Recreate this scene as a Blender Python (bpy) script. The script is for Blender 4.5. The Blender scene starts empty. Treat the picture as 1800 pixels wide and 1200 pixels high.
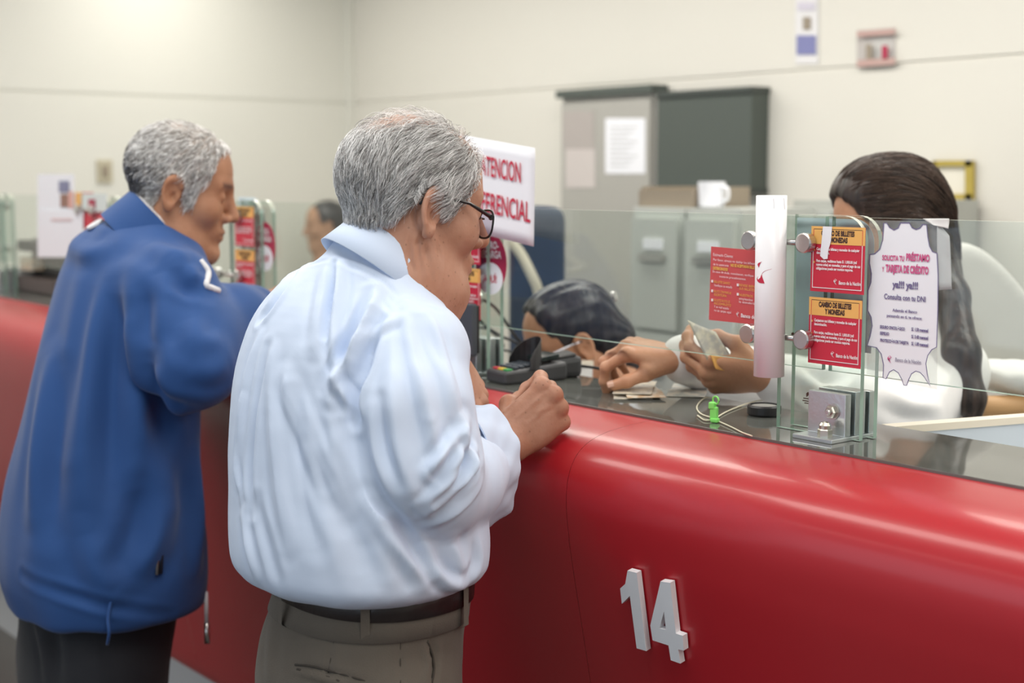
import bpy, bmesh, math, random
import numpy as np
from mathutils import Vector, Matrix, Euler
random.seed(7); rng = np.random.default_rng(7)
S = bpy.context.scene; COL = S.collection

# ------------------------------------------------------------------ camera, light, exposure
FPX = 2500.0; PITCH = math.atan(290/2500); YAW = math.radians(38.9); HCAM = 1.51
_Fh = np.array([-math.cos(YAW), math.sin(YAW), 0.]); _R = np.array([math.sin(YAW), math.cos(YAW), 0.]); _Z = np.array([0., 0., 1.])
_F = _Fh*math.cos(PITCH)-_Z*math.sin(PITCH); _U = _Fh*math.sin(PITCH)+_Z*math.cos(PITCH); _C = np.array([0., 0., HCAM])
def at(px, py, d=None, X=None, Y=None, z=None):
    """a point of the place seen at photo pixel (px,py): at distance d, or on the plane X / Y / z"""
    r = _F+_R*(px-900)/FPX+_U*(600-py)/FPX
    t = d if d is not None else X/r[0] if X is not None else Y/r[1] if Y is not None else (z-HCAM)/r[2]
    return _C+r*t
cam = bpy.data.cameras.new('camera'); camo = bpy.data.objects.new('camera', cam); COL.objects.link(camo)
cam.sensor_width = 36; cam.lens = FPX*36/1800; cam.clip_start = .05
camo.location = _C
camo.rotation_euler = Matrix((_R, _U, -_F)).transposed().to_euler()
cam.dof.use_dof = True; cam.dof.focus_distance = 2.02; cam.dof.aperture_fstop = 2.9; cam.dof.aperture_blades = 8
S.camera = camo
S.view_settings.view_transform = 'Standard'; S.view_settings.look = 'None'; S.view_settings.gamma = 1
S.view_settings.use_curve_mapping = False; S.view_settings.exposure = 0.08
W = bpy.data.worlds.new('World'); S.world = W; W.use_nodes = True
W.node_tree.nodes['Background'].inputs[0].default_value = (.80, .90, 1, 1); W.node_tree.nodes['Background'].inputs[1].default_value = .3
S.cycles.max_bounces = 10; S.cycles.transparent_max_bounces = 24; S.cycles.glossy_bounces = 5
S.cycles.caustics_reflective = False; S.cycles.caustics_refractive = False; S.cycles.sample_clamp_indirect = 6
def area(name, loc, rot, sx, sy, power, col):
    l = bpy.data.lights.new(name, 'AREA'); l.shape = 'RECTANGLE'; l.size = sx; l.size_y = sy; l.energy = power; l.color = col
    o = bpy.data.objects.new(name, l); COL.objects.link(o); o.location = loc; o.rotation_euler = rot; return o
CEIL = 2.75
area('window_daylight', (-1.5, -3.92, 1.55), (math.radians(90), 0, 0), 7.6, 2.0, 56, (.74, .86, 1))
for _y, _p in ((-1.6, 20), (.75, 86), (2.75, 106)):
    area('ceiling_strip_light', (-1.5, _y, CEIL-.09), (0, 0, 0), 8.4, .5, _p, (1, .965, .90))

# ------------------------------------------------------------------ helpers
MATS = {}
def mat(name, col, rough=.5, metal=0., spec=.5, coat=0., bump=None, noise=None, sheen=0., sss=0., alpha=None, trans=0.):
    """principled material; noise=(scale, amount, second colour) varies the colour, bump=(scale, strength) adds fine relief"""
    if name in MATS: return MATS[name]
    m = bpy.data.materials.new(name); m.use_nodes = True; n = m.node_tree.nodes; l = m.node_tree.links
    b = n['Principled BSDF']; b.inputs['Base Color'].default_value = (*col, 1); b.inputs['Roughness'].default_value = rough
    b.inputs['Metallic'].default_value = metal; b.inputs['Specular IOR Level'].default_value = spec; b.inputs['Coat Weight'].default_value = coat
    b.inputs['Coat Roughness'].default_value = .13
    if sheen: b.inputs['Sheen Weight'].default_value = sheen
    if sss: b.inputs['Subsurface Weight'].default_value = sss; b.inputs['Subsurface Radius'].default_value = (.012, .005, .003); b.inputs['Subsurface Scale'].default_value = 1.
    if trans: b.inputs['Transmission Weight'].default_value = trans
    if alpha is not None: b.inputs['Alpha'].default_value = alpha
    tc = n.new('ShaderNodeTexCoord')
    if noise:
        t = n.new('ShaderNodeTexNoise'); t.inputs['Scale'].default_value = noise[0]; t.inputs['Detail'].default_value = 5
        l.new(tc.outputs['Object'], t.inputs['Vector'])
        r = n.new('ShaderNodeValToRGB'); r.color_ramp.elements[0].position = .5-noise[1]/2; r.color_ramp.elements[1].position = .5+noise[1]/2
        r.color_ramp.elements[0].color = (*col, 1); r.color_ramp.elements[1].color = (*noise[2], 1)
        l.new(t.outputs['Fac'], r.inputs['Fac']); l.new(r.outputs['Color'], b.inputs['Base Color'])
    if bump:
        t2 = n.new('ShaderNodeTexNoise'); t2.inputs['Scale'].default_value = bump[0]; t2.inputs['Detail'].default_value = 4
        l.new(tc.outputs['Object'], t2.inputs['Vector'])
        bp = n.new('ShaderNodeBump'); bp.inputs['Strength'].default_value = bump[1]; bp.inputs['Distance'].default_value = .002
        l.new(t2.outputs['Fac'], bp.inputs['Height']); l.new(bp.outputs['Normal'], b.inputs['Normal'])
    MATS[name] = m; return m
def glassmat(name, tint, ior=1.45, rough=0., haze=0.):
    if name in MATS: return MATS[name]
    m = bpy.data.materials.new(name); m.use_nodes = True; n = m.node_tree.nodes; l = m.node_tree.links
    n.remove(n['Principled BSDF']); out = n['Material Output']
    t = n.new('ShaderNodeBsdfTransparent'); t.inputs[0].default_value = (*tint, 1)
    g = n.new('ShaderNodeBsdfGlossy'); g.inputs['Roughness'].default_value = rough; g.inputs['Color'].default_value = (1, 1, 1, 1)
    fr = n.new('ShaderNodeFresnel'); ge = n.new('ShaderNodeNewGeometry'); mr = n.new('ShaderNodeMapRange')
    mr.inputs['To Min'].default_value = ior; mr.inputs['To Max'].default_value = 1/ior; l.new(ge.outputs['Backfacing'], mr.inputs['Value']); l.new(mr.outputs[0], fr.inputs['IOR'])   # same reflectance on both faces of the thin pane
    mx = n.new('ShaderNodeMixShader'); l.new(fr.outputs[0], mx.inputs[0]); l.new(t.outputs[0], mx.inputs[1]); l.new(g.outputs[0], mx.inputs[2])
    last = mx
    if haze:
        df = n.new('ShaderNodeBsdfDiffuse'); df.inputs[0].default_value = (.85, .88, .87, 1)
        m2 = n.new('ShaderNodeMixShader'); m2.inputs[0].default_value = haze
        l.new(mx.outputs[0], m2.inputs[1]); l.new(df.outputs[0], m2.inputs[2]); last = m2
    l.new(last.outputs[0], out.inputs[0]); MATS[name] = m; return m

def link(o, parent=None):
    COL.objects.link(o)
    if parent is not None:
        o.parent = parent; o.matrix_parent_inverse = Matrix.Translation(-parent.location) if parent.type == 'EMPTY' and parent.parent is None else Matrix.Identity(4)
    return o
def tag(o, label=None, cat=None, group=None, kind=None):
    for k, v in (('label', label), ('category', cat), ('group', group), ('kind', kind)):
        if v: o[k] = v
    return o
def thing(name, loc, label, cat, group=None):
    o = bpy.data.objects.new(name, None); o.empty_display_size = .05; COL.objects.link(o); o.location = loc
    return tag(o, label, cat, group)
def meshobj(name, V, Fs, m, parent=None, smooth=False, mats=None, midx=None):
    me = bpy.data.meshes.new(name); me.from_pydata([tuple(map(float, v)) for v in V], [], [tuple(f) for f in Fs]); me.update()
    for mm in (mats or [m]): me.materials.append(mm)
    if midx is not None: me.polygons.foreach_set('material_index', list(midx))
    if smooth: me.polygons.foreach_set('use_smooth', [True]*len(me.polygons))
    return link(bpy.data.objects.new(name, me), parent)
def bmobj(name, bm, m, parent=None, smooth=False, mats=None):
    me = bpy.data.meshes.new(name); bm.to_mesh(me); bm.free()
    for mm in (mats or [m]): me.materials.append(mm)
    if smooth: me.polygons.foreach_set('use_smooth', [True]*len(me.polygons))
    return link(bpy.data.objects.new(name, me), parent)
def addbox(bm, lo, hi, rz=0., piv=None, bev=0.):
    g = bmesh.ops.create_cube(bm, size=1.); vs = g['verts']; lo = Vector(lo); hi = Vector(hi)
    for v in vs: v.co = Vector(((lo[i]+hi[i])/2+v.co[i]*(hi[i]-lo[i]) for i in range(3)))
    if bev:
        es = list({e for v in vs for e in v.link_edges}); r = bmesh.ops.bevel(bm, geom=es, offset=bev, segments=2, affect='EDGES', profile=.5)
        vs = list({v for f in r['faces'] for v in f.verts} | {v for v in vs if v.is_valid})
    if rz:
        c = Vector(piv) if piv is not None else (lo+hi)/2
        bmesh.ops.rotate(bm, verts=[v for v in vs if v.is_valid], cent=c, matrix=Matrix.Rotation(rz, 3, 'Z'))
    return vs
def box(name, lo, hi, m, parent=None, bev=0., rz=0., piv=None):
    bm = bmesh.new(); addbox(bm, lo, hi, rz, piv, bev); return bmobj(name, bm, m, parent)
def frame_of(d):
    d = Vector(d).normalized(); a = Vector((0, 0, 1)) if abs(d.z) < .9 else Vector((1, 0, 0))
    x = a.cross(d).normalized(); return x, d.cross(x), d
def tube(name, pts, r, m, parent=None, n=8, caps=True):
    """a smooth round tube along a polyline; r one radius or a list"""
    pts = [Vector(p) for p in pts]; rs = r if hasattr(r, '__len__') else [r]*len(pts); V = []; Fs = []
    x = None
    for i, p in enumerate(pts):
        d = (pts[min(i+1, len(pts)-1)]-pts[max(i-1, 0)]).normalized()
        if x is None: x = frame_of(d)[0]
        x = (x-d*x.dot(d)).normalized(); y = d.cross(x)
        for k in range(n):
            a = 2*math.pi*k/n; V.append(p+x*math.cos(a)*rs[i]+y*math.sin(a)*rs[i])
    for i in range(len(pts)-1):
        for k in range(n): Fs.append((i*n+k, i*n+(k+1) % n, (i+1)*n+(k+1) % n, (i+1)*n+k))
    if caps: Fs.append(tuple(range(n-1, -1, -1))); Fs.append(tuple(range((len(pts)-1)*n, len(pts)*n)))
    o = meshobj(name, V, Fs, m, parent)
    o.data.polygons.foreach_set('use_smooth', [len(f.vertices) == 4 for f in o.data.polygons]); return o
def spline(pts, k=6):
    """Catmull-Rom through pts"""
    P = [np.array(p, float) for p in pts]; P = [2*P[0]-P[1]]+P+[2*P[-1]-P[-2]]; out = []
    for i in range(1, len(P)-2):
        for j in range(k):
            t = j/k; out.append(.5*((2*P[i])+(-P[i-1]+P[i+1])*t+(2*P[i-1]-5*P[i]+4*P[i+1]-P[i+2])*t*t+(-P[i-1]+3*P[i]-3*P[i+1]+P[i+2])*t**3))
    return out+[P[-2]]
def prism(name, poly, y0, y1, m, parent=None):
    """outline in (X,Z) given thickness from y0 to y1"""
    n = len(poly); V = [(x, y0, z) for x, z in poly]+[(x, y1, z) for x, z in poly]
    Fs = [tuple(range(n)), tuple(range(2*n-1, n-1, -1))]+[(i, i+n, (i+1) % n+n, (i+1) % n) for i in range(n)]
    o = meshobj(name, V, Fs, m, parent); bm = bmesh.new(); bm.from_mesh(o.data); bmesh.ops.recalc_face_normals(bm, faces=bm.faces); bm.to_mesh(o.data); bm.free(); return o
def lathe(name, prof, c, axis, m, parent=None, n=24):
    """profile (r, h) turned about axis through c"""
    x, y, d = frame_of(axis); c = Vector(c); V = []; Fs = []
    for r, h in prof:
        for k in range(n):
            a = 2*math.pi*k/n; V.append(c+d*h+(x*math.cos(a)+y*math.sin(a))*max(r, 1e-5))
    for i in range(len(prof)-1):
        for k in range(n): Fs.append((i*n+k, i*n+(k+1) % n, (i+1)*n+(k+1) % n, (i+1)*n+k))
    Fs.append(tuple(range(n-1, -1, -1))); Fs.append(tuple(range((len(prof)-1)*n, len(prof)*n)))
    return meshobj(name, V, Fs, m, parent)
def text(body, M, size, m, parent=None, name='lettering', width=None, align='CENTER', bold=0., ext=0., line=1., xs=1.):
    """flat lettering: M is the world matrix of its plane (x along the line, y up); width squeezes it"""
    c = bpy.data.curves.new(name, 'FONT'); c.body = body; c.size = size; c.align_x = align; c.align_y = 'CENTER'; c.offset = bold; c.extrude = ext
    c.resolution_u = 3; c.space_line = line
    o = bpy.data.objects.new(name, c); COL.objects.link(o); bpy.context.view_layer.update()
    me = bpy.data.meshes.new_from_object(o.evaluated_get(bpy.context.evaluated_depsgraph_get())); bpy.data.objects.remove(o); bpy.data.curves.remove(c)
    if len(me.vertices):
        co = np.zeros(len(me.vertices)*3, np.float32); me.vertices.foreach_get('co', co); co = co.reshape(-1, 3)
        w = co[:, 0].max()-co[:, 0].min()
        k = width/w if width and w > 0 else xs
        co[:, 0] *= k; A = np.array(M); co = co@A[:3, :3].T+A[:3, 3]
        me.vertices.foreach_set('co', co.astype(np.float32).ravel()); me.update()
    me.materials.clear(); me.materials.append(m); me.name = name
    return link(bpy.data.objects.new(name, me), parent)
def MF(X, Y, Zz, tilt=0.):
    """plane facing the customers (-Y) at a point; tilt turns it in its own plane"""
    return Matrix.Translation((X, Y, Zz)) @ Matrix.Rotation(math.pi/2, 4, 'X') @ Matrix.Rotation(tilt, 4, 'Z')
def copy_tree(o, off, parent=None):
    c = o.copy(); COL.objects.link(c)
    if parent is None: c.location = Vector(o.location)+Vector(off)
    else: c.parent = parent; c.matrix_parent_inverse = o.matrix_parent_inverse.copy()
    for ch in list(o.children): copy_tree(ch, off, c)
    return c

# materials
M_wall = mat('wall_paint', (.715, .695, .635), .55, noise=(1.5, .8, (.69, .67, .61)))
M_wallside = mat('wall_paint_side', (.73, .725, .665), .5, noise=(1.2, .8, (.70, .695, .635)))
M_floor = mat('floor_tile', (.085, .08, .072), .3, noise=(4, .6, (.11, .10, .09)))
M_ceil = mat('ceiling_white', (.85, .85, .83), .8)
M_red = mat('red_lacquer', (.49, .018, .028), .34, spec=.5, coat=.30, noise=(2., .9, (.46, .017, .026)))
M_plinth = mat('plinth_laminate', (.62, .62, .62), .4)
M_work = mat('smoked_glass_top', (.105, .11, .10), .045, spec=.75, noise=(3, .8, (.12, .125, .115)))
M_glass = glassmat('screen_glass', (.93, .955, .94), 1.42)
M_acryl = glassmat('clear_plastic_sleeve', (.95, .95, .95), 1.35, .12, .10)
M_edge = mat('glass_edge', (.30, .44, .37), .15, spec=.8)
M_edge_t = mat('glass_edge_pale', (.72, .74, .64), .2, spec=.8)
M_steel = mat('brushed_steel', (.62, .60, .58), .28, metal=1., bump=(300, .1))
M_zinc = mat('zinc_plate', (.62, .66, .68), .3, metal=.85, bump=(150, .15))
M_bolt = mat('zinc_bolt', (.55, .53, .46), .28, metal=1.)
M_white = mat('white_paper', (.86, .87, .92), .5)
M_tubem = mat('white_glossy_tube', (.92, .92, .95), .3, spec=.5)
M_num = mat('white_acrylic_numeral', (.90, .92, .95), .35)
M_nred = mat('notice_red', (.60, .025, .055), .35)
M_nred2 = mat('notice_red_faded', (.60, .085, .09), .35)
M_nor = mat('notice_orange', (.86, .47, .13), .4)
M_ink = mat('dark_ink', (.07, .03, .02), .6)
M_pwhite = mat('print_white', (.88, .80, .82), .5)
M_pyel = mat('print_yellow', (.80, .50, .10), .5)
M_crim = mat('print_crimson', (.55, .02, .06), .5)
M_pink = mat('print_pink', (.62, .10, .26), .5)
M_purp = mat('print_purple', (.16, .13, .28), .5)
M_black = mat('black_plastic', (.018, .018, .02), .4, bump=(400, .05))
M_dgrey = mat('dark_grey_plastic', (.05, .052, .056), .45)
M_slate = mat('slate_plastic', (.055, .068, .085), .5)
M_cable = mat('cable_black', (.012, .012, .013), .45)

# ------------------------------------------------------------------ room
def slab(name, lo, hi, m): return tag(box(name, lo, hi, m), kind='structure')
XL, YB, XR, YF = -5.95, 3.8, 3.2, -4.0
slab('floor', (XL-.1, YF-.1, -.1), (XR+.1, YB+.1, 0), M_floor)
slab('ceiling', (XL-.1, YF-.1, CEIL), (XR+.1, YB+.1, CEIL+.1), M_ceil)
ZS = 1.862                                                   # the horizontal joint of the wall cladding
wb = slab('wall_back', (XL, YB+.006, 0), (XR, YB+.1, CEIL), M_wall)
wl = slab('wall_left', (XL-.1, YF, 0), (XL-.006, YB+.1, CEIL), M_wallside)
xs = [XL+.004, XR]
for i in range(1):
    for z0, z1 in ((0, ZS-.006), (ZS+.006, CEIL)):
        box('panel', (xs[i]+.0015, YB, z0), (xs[i+1]-.0015, YB+.006, z1), M_wall, wb)
ysl = [YF, YB-.004]
for i in range(1):
    for z0, z1 in ((0, ZS-.006), (ZS+.006, CEIL)):
        box('panel', (XL-.006, ysl[i]+.0015, z0), (XL, ysl[i+1]-.0015, z1), M_wallside, wl)
slab('trim_1', (XL, YB-.035, 0), (XL+.035, YB, CEIL), M_wallside)
slab('wall_right', (XR, YF, 0), (XR+.1, YB+.1, CEIL), M_wall)
wf = tag(box('wall_front', (XL, YF-.1, 0), (XR, YF, .5), M_wall), kind='structure')
box('lintel', (XL, YF-.1, 2.55), (XR, YF, CEIL), M_wall, wf)
for x in (-5.6, -2.8, 0, 2.7): box('mullion', (x-.05, YF-.08, .5), (x+.05, YF-.02, 2.55), M_zinc, wf)
for _y in (-1.6, .75, 2.75):
    t = thing('ceiling_light', (-1.5, _y, CEIL-.07), 'long white ceiling strip lamp running along the %s' % {-1.6: 'hall windows', .75: 'customer side of the counter', 2.75: 'teller side of the counter'}[_y], 'ceiling lamp', 'ceiling strip lamps')
    for s in (-1, 1): box('side_rail', (-5.75, _y+s*.27-.012, CEIL-.10), (2.75, _y+s*.27+.012, CEIL), M_ceil, t)
    box('housing', (-5.75, _y-.258, CEIL-.06), (2.75, _y+.258, CEIL), M_ceil, t)

# ------------------------------------------------------------------ counter
CX0, CX1 = -5.6, 1.6; ZC = 1.14
ct = thing('service_counter', (-1.9, 1.6, 0), 'long glossy red curved bank counter with the number 14 on its front', 'counter')
prof = [(1.5315, 1.136), (1.50, 1.1345), (1.46, 1.131), (1.43, 1.1265), (1.402, 1.118), (1.38, 1.104), (1.366, 1.085), (1.358, 1.06), (1.356, 1.03), (1.360, .99), (1.368, .94),
        (1.40, .78), (1.44, .58), (1.475, .42), (1.493, .335), (1.503, .312), (1.52, .303), (1.56, .30), (1.60, .30)]
prof = [tuple(p) for p in spline([(a, b) for a, b in prof], 3)]
cuts = [CX0, -4.65, -3.05, -1.553, -.1, CX1]
for a, b in zip(cuts[:-1], cuts[1:]):
    V = []; n = len(prof)
    for x in (a+.0003, b-.0003):
        for (y, z) in prof: V.append((x, y, z))
    Fs = [(j, j+1, n+j+1, n+j) for j in range(n-1)]
    o = meshobj('red_panel', V, Fs, M_red, ct, smooth=True)
box('core', (CX0, 1.62, .02), (CX1, 1.74, 1.127), M_plinth, ct)
box('plinth', (CX0, 1.58, 0), (CX1, 1.62, .305), M_plinth, ct)
M_digit_y = 1.398
def face_y(z):
    zz = [p[1] for p in prof][::-1]; yy = [p[0] for p in prof][::-1]; return float(np.interp(z, zz, yy))
def digit(name, pix):
    """raised numeral: photo outline put on the sloping counter face, 9 mm thick"""
    P = []
    for px, py in pix:
        Y = 1.38
        for _ in range(12): p = at(px, py, Y=Y); Y = face_y(p[2])-.012
        P.append(at(px, py, Y=Y))
    P = np.array(P); n = len(P); back = P+np.array([0, .009, 0.002])
    bm = bmesh.new(); a = [bm.verts.new(p) for p in P]; b = [bm.verts.new(p) for p in back]
    return bm, a, b
bm, a, b = digit('numeral', [(1103, 1002.5), (1119, 1006.5), (1136, 1144), (1119, 1139), (1107, 1047), (1093, 1061), (1090, 1034), (1099, 1026)])
bm.faces.new(a); bm.faces.new(b[::-1])
for i in range(len(a)): bm.faces.new((a[i], b[i], b[(i+1) % len(a)], a[(i+1) % len(a)]))
bmesh.ops.recalc_face_normals(bm, faces=bm.faces); tag(bmobj('numeral', bm, M_num, ct), label='raised white numeral 1')
bm, a, b = digit('numeral', [(1161, 1021.5), (1178, 1024), (1188, 1113), (1200, 1117), (1202, 1143), (1192, 1141), (1196, 1166), (1179, 1160), (1175, 1134), (1147, 1125), (1143, 1099), (1167, 1074), (1159, 1104), (1170.5, 1106.5)])
o4 = list(range(12)); inn = [11, 12, 13]
# outer loop 0..10, inner triangle hole 11..13 (top, left, right)
outer = a[:11]; hole = a[11:]; outb = b[:11]; holb = b[11:]
def face_ring(vs, o, h, flip):
    fs = [(o[0], h[0], h[1], o[10]), (o[10], h[1], o[9]), (o[9], h[1], h[2], o[8]), (o[8], h[2], o[2]), (o[2], h[2], h[0], o[1]), (o[1], h[0], o[0]), (o[2], o[3], o[4], o[5]), (o[2], o[5], o[8]), (o[5], o[6], o[7], o[8])]
    for f_ in fs:
        try: bm.faces.new(f_ if not flip else f_[::-1])
        except ValueError: pass
face_ring(None, outer, hole, False); face_ring(None, outb, holb, True)
for L, B in ((outer, outb), (hole, holb)):
    for i in range(len(L)): bm.faces.new((L[i], B[i], B[(i+1) % len(L)], L[(i+1) % len(L)]))
bmesh.ops.recalc_face_normals(bm, faces=bm.faces); tag(bmobj('numeral', bm, M_num, ct), label='raised white numeral 4')
wt = box('worktop', (CX0, 1.532, 1.128), (CX1, 1.757, ZC), M_work, bev=.001)
tag(wt, 'mirror-dark smoked glass worktop along the red counter', 'worktop')

# ------------------------------------------------------------------ glass screen
ZG0, ZG1 = 1.232, 1.453; YG = 1.63; STN = [-1.30, -2.15, -3.0, -3.85, -4.70]; 
def pane(name, x0, x1, z0, z1, y, label, cat='glass screen', group=None, th=.008, rr=0.):
    if rr:
        poly = [(x0, z0), (x1, z0)]+[(x1-rr+rr*math.cos(a), z1-rr+rr*math.sin(a)) for a in np.linspace(0, math.pi/2, 8)]+[(x0, z1)]
    else: poly = [(x0, z0), (x1, z0), (x1, z1), (x0, z1)]
    o = prism(name, poly, y, y+th, M_glass); me = o.data; me.materials.append(M_edge); me.materials.append(M_edge_t)
    for p in me.polygons:
        if abs(p.normal.y) < .5: p.material_index = 2 if p.normal.z > .5 else 1
    return tag(o, label, cat, group)
gaps = [.45]+STN
for i in range(len(STN)+1):
    x1 = .45 if i == 0 else STN[i-1]-.006; x0 = STN[i]+.006 if i < len(STN) else CX0+.05
    if i == 0: x1 = .43
    dsc = ['hanging glass pane with the starburst poster, beside the long-haired teller', 'hanging glass pane between the white tube and the preferential attention sign', 'hanging glass pane in front of the man in the blue jacket',
           'hanging glass pane beyond the man in the blue jacket', 'hanging glass pane by the black note counter', 'farthest hanging glass pane at the end of the counter'][i]
    pane('screen_pane', x0, x1, ZG0, ZG1, YG, dsc, group='hanging screen panes')
NTH = ['beside the starburst poster', 'behind the near man\'s chin', 'behind the far man\'s face', 'at the blue-jacketed man\'s shoulder', 'at the far end']
for i, sx in enumerate(STN):
    for k, (yo, xo) in enumerate(((YG-.016, 0), (YG+.016, 0))):
        pane('support_plate', sx-.075, sx+.075, ZC+.001, ZG1+.002, yo, 'upright rounded glass support plate %s, %s plate of its pair' % (NTH[i], 'front' if k == 0 else 'rear'), 'glass plate', 'upright glass support plates', .008, .035)
# connectors: two steel caps on a rod through the plates
con = None
for i, sx in enumerate(STN):
    for z in (1.4155, 1.2765):
        if con is None:
            c = thing('glass_connector', (sx, YG, z), '', 'glass fitting')
            for dx in (-.124, -.021):
                cp = lathe('cap', [(.0125, 0), (.0145, .0015), (.0145, .013), (.012, .0145)], (sx+dx, YG-.032, z), (0, 1, 0), M_steel, c)
                lathe('rear_cap', [(.012, 0), (.0145, .0015), (.0145, .012), (.012, .013)], (sx+dx, YG+.026, z), (0, 1, 0), M_steel, c)
                tube('stud', [(sx+dx, YG-.02, z), (sx+dx, YG+.03, z)], .005, M_steel, c, 10)
            tube('rod', [(sx-.124, YG-.0225, z), (sx-.021, YG-.0225, z)], .0045, M_steel, c, 10)
            con = c
        else: c = copy_tree(con, Vector((sx, YG, z))-con.location)
        c['label'] = '%s steel glass connector with two round caps %s' % ('upper' if z > 1.3 else 'lower', NTH[i]); c['group'] = 'steel glass connectors'
# clamps at the foot of each support
cl0 = None
for i, sx in enumerate(STN):
    if cl0 is None:
        c = thing('clamp_bracket', (sx+.03, YG, ZC), '', 'bracket'); x = sx+.028
        box('front_block', (x-.033, YG-.030, ZC+.006), (x+.033, YG-.017, ZC+.066), M_zinc, c, .001)
        box('middle_block', (x-.033, YG-.0075, ZC+.006), (x+.033, YG+.0155, ZC+.068), M_zinc, c, .001)
        box('rear_block', (x-.033, YG+.0245, ZC+.006), (x+.033, YG+.036, ZC+.066), M_zinc, c, .001)
        box('base_plate', (x-.034, YG-.062, ZC), (x+.036, YG+.04, ZC+.006), M_zinc, c, .001)
        lathe('washer', [(.0115, 0), (.0115, .002)], (x+.012, YG-.0322, ZC+.04), (0, 1, 0), M_steel, c)
        lathe('bolt_head', [(.0075, 0), (.0095, .002), (.0095, .007)], (x+.012, YG-.0392, ZC+.04), (0, 1, 0), M_bolt, c, 6)
        lathe('bolt_end', [(.003, 0), (.0045, .002), (.0045, .005)], (x+.012, YG-.044, ZC+.04), (0, 1, 0), M_steel, c, 12)
        lathe('nut', [(.0105, 0), (.0105, .010), (.009, .0115)], (x+.012, YG-.047, ZC+.006), (0, 0, 1), M_bolt, c, 6)
        lathe('cap_nut', [(.0085, 0), (.0085, .005), (.006, .009), (.002, .0105)], (x+.012, YG-.047, ZC+.0175), (0, 0, 1), M_bolt, c, 12)
        cl0 = c
    else: c = copy_tree(cl0, (sx-STN[0], 0, 0))
    c['label'] = 'zinc clamp bracket with hex bolt, %s' % NTH[i]; c['group'] = 'zinc clamp brackets'
# dividers between the tellers, behind the worktop
M_div = mat('divider_blue', (.60, .68, .76), .5); M_cream = mat('divider_cream_edge', (.80, .74, .62), .5)
for i, sx in enumerate(STN[:4]):
    t = thing('desk_divider', (sx+.02, 2.1, .736), 'pale blue desk divider with cream top edge %s' % ['beside the long-haired teller', 'between the two tellers, behind the card reader', 'behind the far man', 'near the black note counter'][i], 'divider', 'desk dividers')
    box('panel', (sx+.005, 1.760, .7355), (sx+.025, 1.925 if i == 1 else 2.29, 1.128), M_div if i != 1 else mat('divider_white', (.78, .78, .77), .5), t, rz=-.30 if i == 0 else 0, piv=(sx+.015, 1.76, 1))
    box('edge_strip', (sx+.002, 1.760, 1.128), (sx+.028, 1.925 if i == 1 else 2.29, 1.139), M_cream, t, rz=-.30 if i == 0 else 0, piv=(sx+.015, 1.76, 1))
td = thing('teller_desk', (-2.5, 2.1, 0), 'grey laminate teller desk behind the red counter', 'desk')
box('desk_top', (CX0, 1.742, .70), (CX1, 2.30, .735), M_plinth, td); 
for x in (CX0+.1, -3.4, -1.72, CX1-.1): box('leg', (x-.02, 2.2, 0), (x+.02, 2.26, .70), M_plinth, td)

# ------------------------------------------------------------------ notices on the glass
def swoosh(pts, k=5): return spline(pts, k)
def crescent(a, b, bulge, w):
    """thin crescent outline from a to b in 2-D"""
    a = np.array(a, float); b = np.array(b, float); d = b-a; n = np.array([-d[1], d[0]]); t = np.linspace(0, 1, 9)
    up = [a+d*s+n*bulge*4*s*(1-s) for s in t]; dn = [a+d*s+n*(bulge-w)*4*s*(1-s) for s in t]
    return up+dn[::-1][1:-1]
def mark(parent, X, Y, Z, s, m):
    """the bank's two-wing mark"""
    V = []; Fs = []
    for a, b, bl, w in (((-.5, .62), (-.30, -.25), -.28, .24), ((.10, .45), (-.05, -.62), -.42, .26), ((-.52, .62), (-.1, .3), .2, .2)):
        c = crescent(a, b, bl, w); i0 = len(V); V += [(X+p[0]*s, Y, Z+p[1]*s) for p in c]; Fs.append(tuple(range(i0, len(V))))
    return meshobj('logo', V, Fs, m, parent)
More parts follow.
